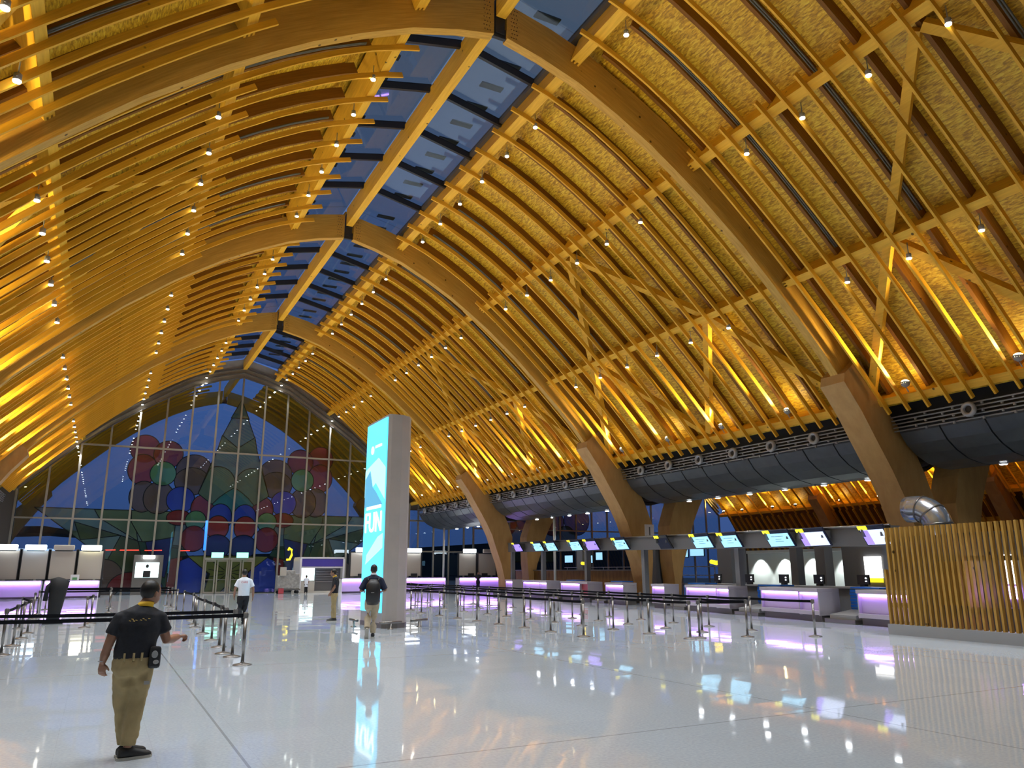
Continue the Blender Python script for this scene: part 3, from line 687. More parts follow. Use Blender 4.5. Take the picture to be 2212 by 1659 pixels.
# yellow floor-level numeral shapes and neon
def curve_thing(name, pts, r, mat, label, cat, loc=(0, 0, 0)):
    mb = MB(); mb.tube(pts, r, 8); o = mb.build(name, mat, loc=loc); return tag(o, label, cat)
curve_thing('gate_numeral', [(4.45, 66.0, 2.6), (4.7, 66.0, 2.62), (4.85, 66.0, 3.0), (4.82, 66.0, 3.4), (4.6, 66.0, 3.55), (4.55, 66.0, 3.35)], .085, M_YELG, 'yellow lit curved shape on the glass wall beside the purple kiosk', 'sign')
curve_thing('gate_numeral', [(19, 43.9, 2.15), (19, 43.45, 2.12), (19, 43.2, 2.35), (19, 43.2, 2.75), (19, 43.5, 3.0)][::-1], .1, M_YELG, 'yellow lit curved shape behind the violet check-in screens', 'sign')
curve_thing('gate_numeral', [(18.9, 31.4, 2.12), (18.9, 31.0, 2.05), (18.9, 30.55, 2.15), (18.9, 30.4, 2.65)], .11, M_YELG, 'yellow lit hook shape on a grey column behind the screens', 'sign')
curve_thing('neon_tube', [(-1.95, 66.0, 3.3), (-1.95, 66.0, 5.6)], .09, M_BLUEN, 'upright blue neon line left of the exit doors', 'lamp')
for i, (xa, xb) in enumerate(((-8.9, -8.2), (-7.9, -6.6), (-6.2, -5.0), (-3.7, -3.0))):
    curve_thing('red_reflection_line', [(xa, 66.08, 3.25), (xb, 66.08, 3.27)], .03, M_REDN, 'short red dash for reflected outside light on the glass, ' + ['first from the left', 'second from the left', 'third from the left', 'nearest the doors'][i], 'lamp')  # glowing tubes drawn in place of the reflection of outside lights
# outside: hillside and canopy wing
mb = MB(); mb.prism([(-60, -1), (-60, 5.5), (-42, 8), (-30, 6.6), (-18, 4.2), (0, 4), (30, 5), (60, 7), (90, 6), (90, -1)], 135, 140); tag(mb.build('hillside', M_HILL), 'dark tree-covered hillside beyond the glass gable', 'hill', kind='structure')
mb = MB(); mb.prism([(-26, 4.6), (-20, 5.6), (-14, 5.8), (-10, 5.2), (-9, 4.9), (-14, 5.2), (-20, 4.9)], 84, 92); tag(mb.build('canopy_wing', M_DARK), 'dark curved canopy edge outdoors at the far left', 'canopy')

# ---------------------------------------------------------------- counters along the gable
def gable_counter(x0, x1, y, label, panels, box_specs, zt=1.14):
    t = empty('service_counter', (0, 0, 0), 0, label, 'counter')
    mb = MB(); mb.box(x0, x1, y, y + .75, zt - .05, zt); mb.box(x1 - .06, x1, y, y + .75, 0, zt); mb.box(x0, x0 + .06, y, y + .75, 0, zt); mb.build('worktop', M_WHITE, t)
    mb = MB(); mb.box(x0 + .06, x1 - .06, y + .18, y + .7, .12, zt - .05); mb.build('front_panel', M_COUNT, t)
    mb = MB(); mb.box(x0 + .06, x1 - .06, y + .25, y + .7, 0, .12); mb.build('plinth', M_STEEL, t)
    mb = MB(); mb.box(x0 + .1, x1 - .1, y + .02, y + .17, zt - .22, zt - .1); mb.build('led_strip', M_VIOLET, t)
for a in ((-22.0, -12.3, 59.6, 'long violet-lit counter at the far left under beige panels'), (-12.2, -9.0, 59.6, 'shorter violet-lit counter ending left of the glass poster'),
          (7.9, 12.6, 61.6, 'violet-lit counter between the purple kiosk and the tall pylon'), (12.8, 16.8, 61.6, 'violet-lit counter just right of the tall pylon'), (18.0, 22.9, 61.6, 'violet-lit counter behind the third arch column, right of the pylon')):
    gable_counter(*a, None, None)
def back_panel(x0, x1, y, z0, z1, label, box=None):
    t = empty('counter_back_panel', (0, 0, 0), 0, label, 'panel', None)
    mb = MB(); mb.box(x0, x1, y, y + .12, z0, z1); mb.build('board', M_PANELG, t)
    for q in (x0 - .12, x1): mb = MB(); mb.box(q, q + .12, y - .02, y + .1, 0, z1 + .1); mb.build('post', M_DARK, t)
    if box:
        a, b, mt = box; l = empty('lightbox_sign', ((a + b) / 2, y - .12, z1 + .22), 0, {M_LBOX: 'white', M_LBLUE: 'blue-white', M_LWARM: 'warm white', M_PANELG: 'unlit beige'}[mt] + ' lightbox above the ' + label.replace(' cut by', ' at'), 'sign')
        mb = MB(); mb.box(-(b - a) / 2, (b - a) / 2, -.12, .12, -.17, .17); mb.build('glowing_box', mt, l, bevel=.06)
        mb = MB(); mb.box(-(b - a) / 2 + .1, (b - a) / 2 - .1, .1, .14, -.24, -.1); mb.build('bracket', M_DARK, l)
pw = 1.78
for i, (lab, bx) in enumerate((('beige panel cut by the far left edge of the view', (-15.1, -14.2, M_LBOX)), ('beige panel second from the left, behind the left counter', (-13.5, -12.0, M_LBLUE)), ('beige panel third from the left, behind the left counter', (-11.6, -10.4, M_PANELG)), ('beige panel nearest the poster booth, behind left counter', (-10.0, -8.75, M_LWARM)))):
    x0 = -15.35 + i * 1.63; bx = (x0 + .12, x0 + 1.35, bx[2]); back_panel(x0 + .02, x0 + 1.47, 60.9, 1.2, 3.05, lab, bx)
for x0, x1, lab, bx in ((8.95, 10.6, 'beige panel behind the counter left of the pylon', (9.3, 10.6, M_LBOX)), (13.3, 15.0, 'beige panel behind the counter right of the pylon', (13.7, 15.0, M_LBOX)), (18.55, 20.15, 'beige panel behind the farther counter, left one', (18.9, 20.1, M_LBOX)), (20.4, 22.1, 'beige panel of the farther counter, next to the arch column', (20.8, 22.0, M_PANELG))):
    back_panel(x0, x1, 62.9, 1.28, 3.15, lab, bx)
for x, y, lab in ((-9.6, 59.9, 'small white box with a green label on the left counter'), (9.6, 61.9, 'dark low monitor on the counter left of the pylon'), (14.1, 61.9, 'dark low monitor on the counter right of the pylon'), (19.3, 61.9, 'dark low monitor on the farther counter'), (20.6, 61.9, 'dark low monitor beside the arch column')):
    if 'box' in lab:
        t = empty('document_box', (x - .9, y, 1.14), 0, lab, 'box'); mb = MB(); mb.box(-.25, .25, 0, .2, 0, .36); mb.build('box_body', M_WHITE, t); mb = MB(); mb.box(-.14, .14, -.01, 0, .02, .18); mb.build('label_patch', FGREEN, t)
    else:
        t = empty('monitor', (x, y, 1.14), 0, lab, 'monitor'); mb = MB(); mb.box(-.28, .28, .1, .15, .04, .34); mb.build('screen', M_BLACK, t, bevel=.01); mb = MB(); mb.box(-.1, .1, .05, .25, 0, .04); mb.build('stand', M_BLACK, t)
# purple kiosk
t = empty('shop_kiosk', (0, 0, 0), 0, 'purple-banded shop kiosk with a white canopy edge by the glass wall', 'kiosk')
mb = MB(); mb.box(5.0, 8.5, 63.2, 65.6, 2.66, 2.78); mb.box(4.95, 5.1, 63.2, 65.6, 0, 2.66); mb.box(8.4, 8.55, 63.2, 65.6, 0, 2.66); mb.build('canopy', M_WHITE, t)
mb = MB(); mb.box(5.05, 8.45, 63.22, 63.3, 2.05, 2.64); mb.build('sign_band', M_PURB, t)
mb = MB(); mb.box(5.05, 8.45, 63.24, 63.32, 1.92, 2.04); mb.build('lower_edge', M_WHITE, t)
mb = MB(); mb.box(5.1, 6.3, 63.9, 64.0, .95, 1.92); mb.build('lit_panel', M_CYAN, t)
mb = MB(); mb.box(6.35, 8.4, 63.9, 64.0, .15, 1.92); mb.build('display_window', M_GREYW, t)
for i in range(5):
    mb = MB(); mb.box(6.4, 8.2, 63.8, 63.9, .85 + i * .2, .87 + i * .2); mb.build('shelf', M_WHITE, t)
mb = MB(); mb.box(5.1, 6.2, 63.3, 63.9, 0, .9); mb.build('low_front', M_PANELG, t)
mb = MB(); mb.box(4.9, 8.6, 63.1, 65.6, 0, .14); mb.build('plinth', M_PANELG, t)
# lit fashion poster booth
t = empty('poster_booth', (0, 0, 0), 0, 'small booth with a lit poster of a dark-clothed figure, left of the doors', 'booth')
mb = MB(); mb.box(-6.9, -4.9, 65.0, 65.7, 0, 2.9); mb.build('booth_body', M_STEEL, t)
mb = MB(); mb.box(-6.75, -5.15, 64.96, 65.0, 1.25, 2.35); mb.build('poster', M_CYAN, t)
mb = MB(); mb.ell((-5.95, 64.95, 2.08), .11, .02, .14, seg=12); mb.box(-6.2, -5.7, 64.93, 64.96, 1.26, 1.75); mb.build('poster_figure', M_BLACK, t)
mb = MB(); mb.box(-6.3, -5.5, 64.7, 65.0, 2.62, 2.86); mb.build('lit_sign', M_LBOX, t, bevel=.04)

# ---------------------------------------------------------------- angled check-in row on the right
def row_x(y): return 12.2 + .13 * (y - 16.4)
ROWA = math.atan(.13)
def check_counter(ya, yb, label, split=None, z=1.08, red=False):
    """yb < ya: ya is the far end. Built in a local frame whose +y runs along the row"""
    L = (ya - yb); t = empty('check_in_counter', (row_x(yb), yb, 0), -ROWA, label, 'counter')
    parts = [(0, L)] if not split else [(0, split), (split + .04, L)]
    for i, (a, b) in enumerate(parts):
        o = -.12 if (split and i == 0) else 0
        mb = MB(); mb.box(o - .06, .75, a, b, z - .12, z); mb.box(o - .02, .75, a, a + .05, .2, z - .12); mb.box(o - .02, .75, b - .05, b, .2, z - .12); mb.box(o - .04, .02, a, b, .22, .36); mb.build('worktop', M_CTOP, t, bevel=.01)
        mb = MB(); mb.box(o + .10, .7, a + .05, b - .05, .36, z - .12); mb.build('front_panel', M_REDP if (red and i == 0) else M_COUNT, t)
        if not (red and i == 0): mb = MB(); mb.box(o + .02, o + .09, a + .08, b - .08, z - .2, z - .135); mb.build('led_strip', M_VIOLET, t)
        mb = MB(); mb.box(o + .08, .7, a + .03, b - .03, 0, .22); mb.build('plinth', M_STEEL, t)
    return t
CK = [(17.4, 14.2, 'violet-lit check-in counter partly behind the wooden slatted screen', None, False), (22.15, 18.95, 'widest violet-lit check-in counter, left of the blue strip curtain', 1.0, False), (27.2, 23.9, 'violet-lit check-in counter in two sections under two pale blue screens', .9, False),
      (30.05, 28.9, 'narrow violet-lit check-in counter right of the second arch column', None, False), (34.8, 32.8, 'violet-lit check-in counter left of the second arch column', None, False), (40.6, 36.6, 'violet and red fronted check-in counter', 1.1, True),
      (46.8, 42.4, 'violet-lit check-in counter with a white arm at its end', 1.2, False), (50.2, 48.8, 'farthest violet-lit check-in counter beside the third arch column', None, False)]
for a, b, l, sp, rd in CK: check_counter(a, b, l, sp, red=rd)
# conveyor gaps with steel kerbs and blue curtains
for (a, b, lab) in ((18.9, 17.5, 'baggage conveyor gap beside the widest check-in counter'), (23.8, 22.3, 'baggage conveyor gap between the two widest check-in counters'), (28.8, 27.3, 'baggage conveyor gap right of the narrow counter'), (36.4, 34.9, 'baggage conveyor gap left of the second arch column'), (42.3, 40.8, 'baggage conveyor gap behind the stanchion queue')):
    t = empty('baggage_conveyor', (row_x(b), b, 0), -ROWA, lab, 'conveyor')
    L = a - b
    mb = MB(); mb.box(-.05, 1.6, .02, L - .02, 0, .14); mb.build('kerb', M_CHROME, t, bevel=.015)
    mb = MB(); mb.prism([(.1, .14), (1.05, .14), (1.05, .40), (.1, .26)], .12, L - .12); mb.build('belt_bed', M_SAFE, t)
    mb = MB()
    for i in range(7):
        zz = .36 + i * .10; mb.box(1.1 - .02 * (i % 2), 1.15, .06, L - .06, zz, zz + .085)
    mb.build('strip_curtain', M_BLUECV, t)
    mb = MB(); mb.box(1.1, 1.75, .05, L - .1, 1.08, 1.13); mb.build('curtain_top', M_BLUECV, t)
# fascia beam with the screens
mb = MB()
pa, pb = (row_x(16.0) - .05, 16.0), (row_x(50.5) - .05, 50.5)
def fz(y): return 3.02 + (y - 16.2) * .0168
v = []
for (x, y) in (pa, pb):
    for dx in (.36, .8):
        for dz in (-.60, .02): v.append(mb.bm.verts.new((x + dx, y, fz(y) + dz)))
for f in ((0, 1, 3, 2), (4, 6, 7, 5), (0, 4, 5, 1), (2, 3, 7, 6), (0, 2, 6, 4), (1, 5, 7, 3)): mb.bm.faces.new([v[i] for i in f])
fa = mb.build('fascia_board', M_FASC)
FT = empty('fascia_beam', (0, 0, 0), 0, 'long dark grey beam carrying the check-in screens', 'beam'); fa.parent = FT
mb = MB(); mb.tube([(pa[0] + .34, pa[1], fz(pa[1]) + .03), (pb[0] + .34, pb[1], fz(pb[1]) + .03)], .035, 6); mb.build('top_edge', M_CHROME, FT)
mb = MB()
for y in (16.4, 24.0, 31.5, 38.0, 44.5, 50.2): mb.box(row_x(y) + .45, row_x(y) + .7, y - .12, y + .12, 0, fz(y) - .5)
mb.build('support_posts', M_GREYW, FT)
SCR = [(48.4, 47.1, M_SCRP, 'farthest check-in screen, glowing violet, beside the third arch column'), (44.8, 43.4, M_SCRN, 'pale blue check-in screen, second from the third arch column'), (42.7, 41.2, M_SCRN, 'pale blue check-in screen, third from the third arch column'),
       (39.1, 37.7, M_SCRN, 'pale blue check-in screen left of the nearer violet one'), (37.0, 35.6, M_SCRP, 'violet check-in screen between two pale blue ones'), (33.6, 32.3, M_SCRN, 'pale blue check-in screen touching the left edge of the second arch column'),
       (29.3, 28.3, None, 'switched-off dark check-in screen just right of the second arch column'), (26.4, 25.1, M_SCRN, 'pale blue check-in screen right of the dark switched-off one'), (24.4, 23.2, M_SCRN, 'pale blue check-in screen directly above the two-section counter'),
       (21.5, 20.2, M_SCRN, 'large pale blue check-in screen above the widest counter, its left one'), (19.7, 18.45, M_SCRW2, 'check-in screen with a violet side bar above the widest counter'), (16.85, 15.9, M_SCRW2, 'nearest check-in screen with a violet side bar beside the wooden slatted screen')]
for ya, yb, mt, lab in SCR:
    yc = (ya + yb) / 2; L = ya - yb; t = empty('check_in_screen', (row_x(yc) - .22, yc, fz(yc) - .02), 0, lab, 'screen')
    rot = Matrix.Rotation(-ROWA, 4, 'Z') @ Matrix.Rotation(-math.radians(32), 4, 'Y')
    H = .64
    mb = MB(); mb.box(0, .06, -L / 2 - .03, L / 2 + .03, -H - .03, .03, M=rot); mb.build('bezel', M_NAVY if mt else M_BLACK, t)
    mb = MB(); mb.box(-.012, 0, -L / 2 + .02, L / 2 - .02, -H + .01, -.11, M=rot); dsp = mb.build('display', mt or M_NAVY, t)
    if mt is M_SCRN:
        mb = MB()
        for q, (w, zz) in enumerate(((.5, -.22), (.25, -.33), (.35, -.43))): mb.box(-.016, -.012, -L * w / 2, L * w / 2, zz - .008, zz + .008, M=rot)
        mb.build('text_lines', M_FASC, dsp)
    if mt is M_SCRW2: mb = MB(); mb.box(-.016, -.012, L / 2 - .32, L / 2 - .02, -H + .02, -.12, M=rot); mb.build('side_bar', M_SCRP, dsp)
    mb = MB(); mb.box(-.03, 0, L / 2 - .34, L / 2 + .02, -.09, .04, M=rot); mb.build('number_tag', M_YEL, t, bevel=.01)
    for q in (-L / 2 + .1, L / 2 - .16): mb = MB(); mb.box(.05, .6, q, q + .06, -.30, -.05); mb.build('bracket', M_FASC, t)
# staff desks with monitors behind the counters
for i, y in enumerate((17.2, 19.2, 21.4, 23.4, 25.6, 27.9)):
    t = empty('desk_monitor', (row_x(y) + 2.4, y, 1.1), -ROWA, ['black desk monitor nearest the slatted screen', 'black desk monitor behind the right end of the widest counter', 'black desk monitor behind the middle of the widest counter', 'black desk monitor behind the left end of the widest counter', 'black desk monitor behind the two-section counter', 'black desk monitor behind the narrow counter'][i], 'monitor')
    mb = MB(); mb.box(0, .06, -.28, .28, .08, .42); mb.build('screen_back', M_BLACK, t, bevel=.01); mb = MB(); mb.box(-.05, .12, -.1, .1, 0, .08); mb.build('stand', M_BLACK, t)
    mb = MB(); mb.ell((-.01, -.15, .30), .01, .04, .025, seg=8); mb.ell((-.01, -.15, .20), .01, .04, .02, seg=8); mb.build('indicator_lights', M_LBOX, t)
t = empty('staff_desk', (row_x(16.6) + 2.1, 16.6, 0), -ROWA, 'long grey staff desk running behind the check-in counters', 'desk')
mb = MB(); mb.box(0, .7, 0, 12.5, 1.04, 1.1); mb.build('worktop', M_SAFE, t); mb = MB(); mb.box(.1, .6, .1, 12.4, 0, 1.04); mb.build('carcass', M_GREYW, t)

# back of house behind the row
mb = MB(); mb.box(19.4, 19.6, 38.5, 54, 0, 1.68); tag(mb.build('wood_partition', M_PWALL), 'low dark-grained wooden partition behind the far check-in counters', 'partition')
mb = MB(); mb.box(19.3, 19.7, 38.4, 54.1, 1.68, 1.74); tag(mb.build('partition_cap_rail', M_STEEL), 'grey cap rail on top of the wooden partition', 'rail')
mb = MB(); mb.box(24, 24.2, 23.4, 34, 0, 2.6); struct(mb.build('wall_lit_room', M_WHITEP))
mb = MB(); mb.box(23.2, 24.2, 23.4, 34, 2.6, 2.75); struct(mb.build('ceiling_lit_room', M_WHITEP))
for y in (25.2, 27.2, 29.3, 31.2, 33): lamp('SPOT', 'wall_washer', (23.45, y, 2.55), 190, (.92, 1, .97), (.42, 0, -1), .05, 80, .4)
mb = MB(); mb.box(24, 34, 34.2, 34.4, 0, 2.7); struct(mb.build('wall_back_office', M_GREYW))
for i, (x, y, w, lab) in enumerate(((19.2, 30.2, 1.0, 'grey square column carrying the yellow hook shape'), (18.2, 23.6, .5, 'slim dark grey column behind the widest counter'), (18.0, 24.9, .4, 'slim dark grey column right of the white lit room'), (19.2, 36.2, 1.1, 'grey square column left of the second arch column'), (20.2, 45.5, .7, 'grey column beside the third arch column'))):
    mb = MB(); mb.box(x - w / 2, x + w / 2, y - w / 2, y + w / 2, 0, 3.4); tag(mb.build('service_column', M_GREYW), lab, 'column')
mb = MB(); mb.box(18.6, 18.8, 15.0, 23.0, 0, 3.0); struct(mb.build('wall_advert', M_GREYW))
t = empty('advert_lightbox', (18.59, 21.5, 1.62), 0, 'tall white lit advert with a yellow foot beside the slatted screen', 'advert')
mb = MB(); mb.box(-.08, 0, -.38, .38, -.25, .6); mb.build('lit_face', M_AD, t); mb = MB(); mb.box(-.09, -.005, -.38, .38, -.42, -.25); mb.build('yellow_foot', M_YELG, t)
mb = MB(); mb.box(19.6, 19.9, 18.8, 40.5, 3.2, 3.5); tag(mb.build('service_beam', M_GREYW), 'grey service beam behind the check-in screens', 'beam')
mb = MB()
for i in range(12): mb.tube([(22, 33 + i * 1.6, 0), (22, 33 + i * 1.6, 1.9)], .03, 6)
for z in (.9, 1.4, 1.9): mb.tube([(22, 33, z), (22, 51, z)], .025, 6)
tag(mb.build('guard_railing', M_PIPE), 'grey tubular guard railing behind the check-in row', 'railing')
for i, (y, z, w) in enumerate(((55, 2.55, 1.2), (52.3, 2.5, 1.3), (50.8, 2.7, .9), (41.5, 2.75, 1.0), (40.2, 2.8, 1.3))):
    t = empty('wall_screen', (23.0, y - 3, z), 0, ['leftmost', 'second from left', 'third from left', 'fourth from left', 'rightmost'][i] + ' of the small blue screens glowing behind the check-in row', 'screen')
    mb = MB(); mb.box(0, .05, -w / 2, w / 2, -.3, .3); mb.build('bezel', M_BLACK, t); mb = MB(); mb.box(-.01, 0, -w / 2 + .04, w / 2 - .04, -.26, .26); mb.build('display', M_SCRN, t)
t = empty('wall_sign', (17.0, 34.0, 3.75), 0, 'small white square sign with a grey stroke on the second arch column', 'sign')
mb = MB(); mb.box(-.3, .3, -.04, 0, -.35, .35); mb.build('plate', M_WHITE, t); mb = MB(); mb.box(-.04, .04, -.05, -.04, -.22, .22); mb.build('stroke', M_FASC, t)
for x, y, lab in ((17.3, 63.4, 'tall slim white pole near the glass wall, right of the pylon'), (18.3, 46.2, 'tall slim white pole behind the far check-in screens')):
    t = empty('support_pole', (x, y, 0), 0, lab, 'pole'); mb = MB(); mb.lathe([(.09, 0), (.09, 5.35)], seg=16); mb.build('shaft', M_WHITEP, t); mb = MB(); mb.lathe([(.2, 0), (.2, .05), (.1, .08)], seg=16); mb.build('base_plate', M_STEEL, t)
# duct elbow
t = empty('duct_elbow', (0, 0, 0), 0, 'shiny galvanised duct elbow above the wooden slatted screen', 'duct')
mb = MB(); pts = [(13.9, 16.35, 3.58), (13.9, 16.1, 3.58)] + [(13.9, 16.0 - .62 * math.sin(a), 2.96 + .62 * math.cos(a)) for a in [i * PI / 16 for i in range(0, 9)]] + [(13.9, 15.38, 2.3)]
mb.tube(pts, .42, 20, ref=(1, 0, 0)); mb.build('elbow', M_DUCT, t)
mb = MB()
for i in (3, 6, 9): mb.tube([Vector(pts[i]) + (Vector(pts[i + 1]) - Vector(pts[i])) * q for q in (0, .35)], .44, 20, ref=(1, 0, 0))
mb.build('seam_bands', M_CHROME, t)
mb = MB(); mb.box(12.9, 15, 13.2, 16.2, 0, 2.3); mb.build('duct_casing', M_GREYW, t)
# wooden slatted screen
t = empty('slatted_screen', (0, 0, 0), 0, 'wooden vertical slat screen on a low grey plinth at the right edge', 'screen')
sx0, sy0, sx1, sy1 = 10.11, 14.6, 9.45, 8.6
def sp(f): return (sx0 + (sx1 - sx0) * f, sy0 + (sy1 - sy0) * f)
mb = MB(); a = sp(0); b = sp(1)
mb.prism([(a[0] - .12, a[1]), (b[0] - .12, b[1]), (b[0] + .3, b[1]), (a[0] + .3, a[1])], 0, .27, 'z'); mb.build('plinth', M_SAFE, t)
N_ = 37
for i in range(N_):
    x, y = sp((i + .3) / N_); mb = MB(); mb.box(x - .05, x + .06, y - .028, y + .028, .27, 2.82 if i > 0 else 1.7); mb.build('slat', M_SCRW, t)
for zz in (2.45, 1.9, .7):
    mb = MB(); a = sp(.01); b = sp(1); mb.prism([(a[0] + .08, a[1]), (b[0] + .08, b[1]), (b[0] + .13, b[1]), (a[0] + .13, a[1])], zz, zz + .12, 'z'); mb.build('rail', M_STEEL, t)
a = sp(.25); b = sp(.42); mb = MB(); mb.prism([(a[0] + .16, a[1]), (b[0] + .16, b[1]), (b[0] + .28, b[1]), (a[0] + .28, a[1])], .72, 1.92, 'z'); mb.build('backing_board', M_SCRW, t)
a = sp(0); b = sp(1); mb = MB(); mb.prism([(a[0] + .8, a[1]), (b[0] + .8, b[1]), (b[0] + .9, b[1]), (a[0] + .9, a[1])], 0, 2.5, 'z'); o = mb.build('inner_wall', M_STEEL, t)
for f0, f1 in ((.49, .55),):
    a = sp(f0); b = sp(f1); mb = MB(); mb.prism([(a[0] + .74, a[1]), (b[0] + .74, b[1]), (b[0] + .78, b[1]), (a[0] + .78, a[1])], 1.35, 2.05, 'z'); mb.build('lit_display', M_AD, t)
    mb = MB(); mb.prism([(a[0] + .72, a[1]), (b[0] + .72, b[1]), (b[0] + .76, b[1]), (a[0] + .76, a[1])], 1.0, 1.3, 'z'); mb.build('violet_display', M_VIOLET, t)

# ---------------------------------------------------------------- advertising pylon
t = empty('advert_pylon', (0, 0, 0), 0, 'tall grey advertising pylon with a bright blue lit side in mid hall', 'pylon')
px0, px1, py0, py1, pz = -1.38, -.52, 23.4, 25.6, 6.62
mb = MB(); out = [(px0, py0), (px0 + .1, py0 - .06), (px0 + .45, py0 - .05), (px0 + .75, py0 + .12), (px1 + .08, py0 + .5), (px1 + .1, py0 + 1.2), (px1, py1 - .2), (px0 + .5, py1), (px0, py1)]
mb.prism(out, .12, pz, 'z'); mb.build('body', M_PYL, t)
mb = MB(); mb.prism([(x * 1.0 + (.02 if x > px0 else -.02), y - .02) for x, y in out], 0, .14, 'z'); mb.build('base', M_STEEL, t)
mb = MB(); mb.box(px0 - .035, px0 - .001, py0 + .04, py1 - .04, .45, pz - .08); d = mb.build('display', M_PYLED, t)
mb = MB(); mb.prism([(py0 + .04, 3.9), (py0 + 1.0, 4.5), (py1 - .04, 4.1), (py1 - .04, 5.0), (py0 + .8, 5.3), (py0 + .04, 4.9)], px0 - .045, px0 - .036, 'x'); mb.build('picture_cloud', M_PYLPALE, d)
mb = MB(); mb.prism([(py1 - .1, 3.75), (py1 - .1, 4.7), (py1 - .6, 4.95), (py1 - .9, 4.4), (py1 - 1.3, 4.2), (py0 + .2, 3.75)], px0 - .055, px0 - .046, 'x'); mb.build('picture_rock', M_PYLROCK, d)
mb = MB(); mb.ell((px0 - .05, py1 - .75, 5.62), .01, .16, .14, seg=14); mb.box(px0 - .055, px0 - .045, py0 + .5, py1 - 1.05, 5.66, 5.74); mb.build('logo', M_TXT, d)
mb = MB(); mb.prism([(py0 + .1, 2.4), (py1 - .4, 1.9), (py1 - .5, 2.2), (py0 + .6, 2.75), (py0 + .1, 2.85)], px0 - .045, px0 - .036, 'x'); mb.build('picture_wave', M_PYLPALE, d)
Mt = Matrix.Translation((px0 - .05, (py0 + py1) / 2, 3.2)) @ Matrix.Rotation(-PI / 2, 4, 'Z') @ Matrix.Rotation(PI / 2, 4, 'X')
text_mesh('FUN', .92, .01, 'lettering', M_TXT, d, Mt)
mb = MB(); mb.box(px0 - .055, px0 - .045, py0 + .35, py1 - .35, 3.66, 3.76); mb.build('small_text_line', M_TXT, d)
# little steel bumper rails at its foot
for i, (x, y, rz, lab) in enumerate(((-1.25, 22.95, .25, 'low steel bumper rail in front of the pylon foot'), (-.1, 23.6, .5, 'low steel bumper rail right of the pylon foot'), (-1.9, 24.6, 1.6, 'low steel bumper rail left of the pylon foot'))):
    t = empty('bumper_rail', (x, y, 0), rz, lab, 'rail')
    mb = MB(); mb.tube([(-.38, 0, .2), (.38, 0, .2)], .035, 10); mb.build('bar', M_CHROME, t); mb = MB(); mb.lathe([(.09, 0), (.09, .01), (.03, .03), (.03, .18)], (0, 0, 0), 14); mb.build('post', M_CHROME, t)

# ---------------------------------------------------------------- queue stanchions
def stanchion_proto():
    t = empty('queue_stanchion', (0, 0, 0), 0, 'x', 'stanchion', 'g')
    mb = MB(); mb.lathe([(.175, 0), (.175, .012), (.15, .022), (.05, .04), (.035, .055)], seg=28); mb.build('base', M_CHROME, t)
    mb = MB(); mb.lathe([(.031, .04), (.031, .86)], seg=16); mb.build('pole', M_CHROME, t)
    mb = MB(); mb.lathe([(.034, .84), (.036, .85), (.036, .93), (.028, .945), (.01, .945)], seg=16); mb.box(-.045, -.02, -.025, .025, .845, .925); mb.box(.02, .045, -.025, .025, .845, .925); mb.build('head', M_STEEL, t)
    return t
SPRO = stanchion_proto(); STREE = tree_of(SPRO)
def stanchions(points, label, group, links=True, closed=None):
    pts = points
    for i, (x, y) in enumerate(pts):
        o = dup(SPRO, (x, y, 0), 0, label(i) if callable(label) else label, group, STREE)
        if links and i < len(pts) - 1:
            x2, y2 = pts[i + 1]; d = Vector((x2 - x, y2 - y)); L = d.length
            if L < 4.8: belt(o, d)
def belt(o, d, sag=.012):
    L = d.length; a = math.atan2(d.y, d.x); mb = MB(); n = 6; prev = None
    M = Matrix.Rotation(a, 4, 'Z')
    for i in range(n + 1):
        u = .03 + (L - .06) * i / n; z = .89 - sag * 4 * (i / n) * (1 - i / n)
        row = [mb.bm.verts.new(M @ Vector((u, s, z + q))) for s in (-.002, .002) for q in (-.032, .032)]
        if prev:
            for p, q in ((0, 1), (1, 3), (3, 2), (2, 0)): mb.bm.faces.new((prev[p], prev[q], row[q], row[p]))
        prev = row
    mb.build('belt', M_BELT, o)
rowx = lambda x0, ys: [(x0 + .037 * (y - 18), y) for y in ys]
ROWS = [(2.33, [17.9, 19.73, 21.4, 23.26, 25.09, 26.91, 28.8, 30.94, 33.3], 'front row of the right queue'),
        (4.4, [16.03, 17.8, 19.6, 21.43, 23.22, 25.0, 27.03, 28.82, 31.32, 33.73, 35.61, 37.84, 40.12], 'second row of the right queue'),
        (6.1, [15.77, 17.6, 19.3, 21.31, 23.12, 24.91, 27.02, 28.92, 31.46, 33.63, 35.9, 38.09, 40.73, 42.37, 46.57], 'third row of the right queue'),
        (7.75, [15.0, 17.36, 19.24, 21.03, 22.89, 24.94, 26.87, 28.91, 31.54, 33.32, 36.06, 38.18, 40.52, 42.7, 44.56, 48.59, 50.59], 'fourth row of the right queue')]
for x0, ys, lab in ROWS: stanchions(rowx(x0, ys), 'steel belt stanchion with black belt in the ' + lab, lab)
for i in range(3):   # cross belts that close the lanes
    for e in (((-1, -1) if i % 2 == 0 else (0, 0)),):
        p = rowx(ROWS[i][0], ROWS[i][1])[e[0]]
        q = min(rowx(ROWS[i + 1][0], ROWS[i + 1][1]), key=lambda w: abs(w[1] - p[1]))
        o = dup(SPRO, (p[0] + .35, p[1] + .05, 0), 0, 'steel belt stanchion whose belt closes a lane of the right queue', 'lane-closing stanchions of the right queue', STREE); belt(o, Vector((q[0] - p[0] - .35, q[1] - p[1] - .05)))
LEFT = [((-6.6, 15.74), (-10.6, 15.6)), ((-6.63, 18.04), (-10.58, 18.25))]
LX = [(-6.63, 18.04), (-6.52, 19.57), (-6.44, 21.62), (-6.38, 24.02), (-6.32, 26.62), (-6.2, 28.25), (-6.03, 30.62), (-5.94, 35.03)]
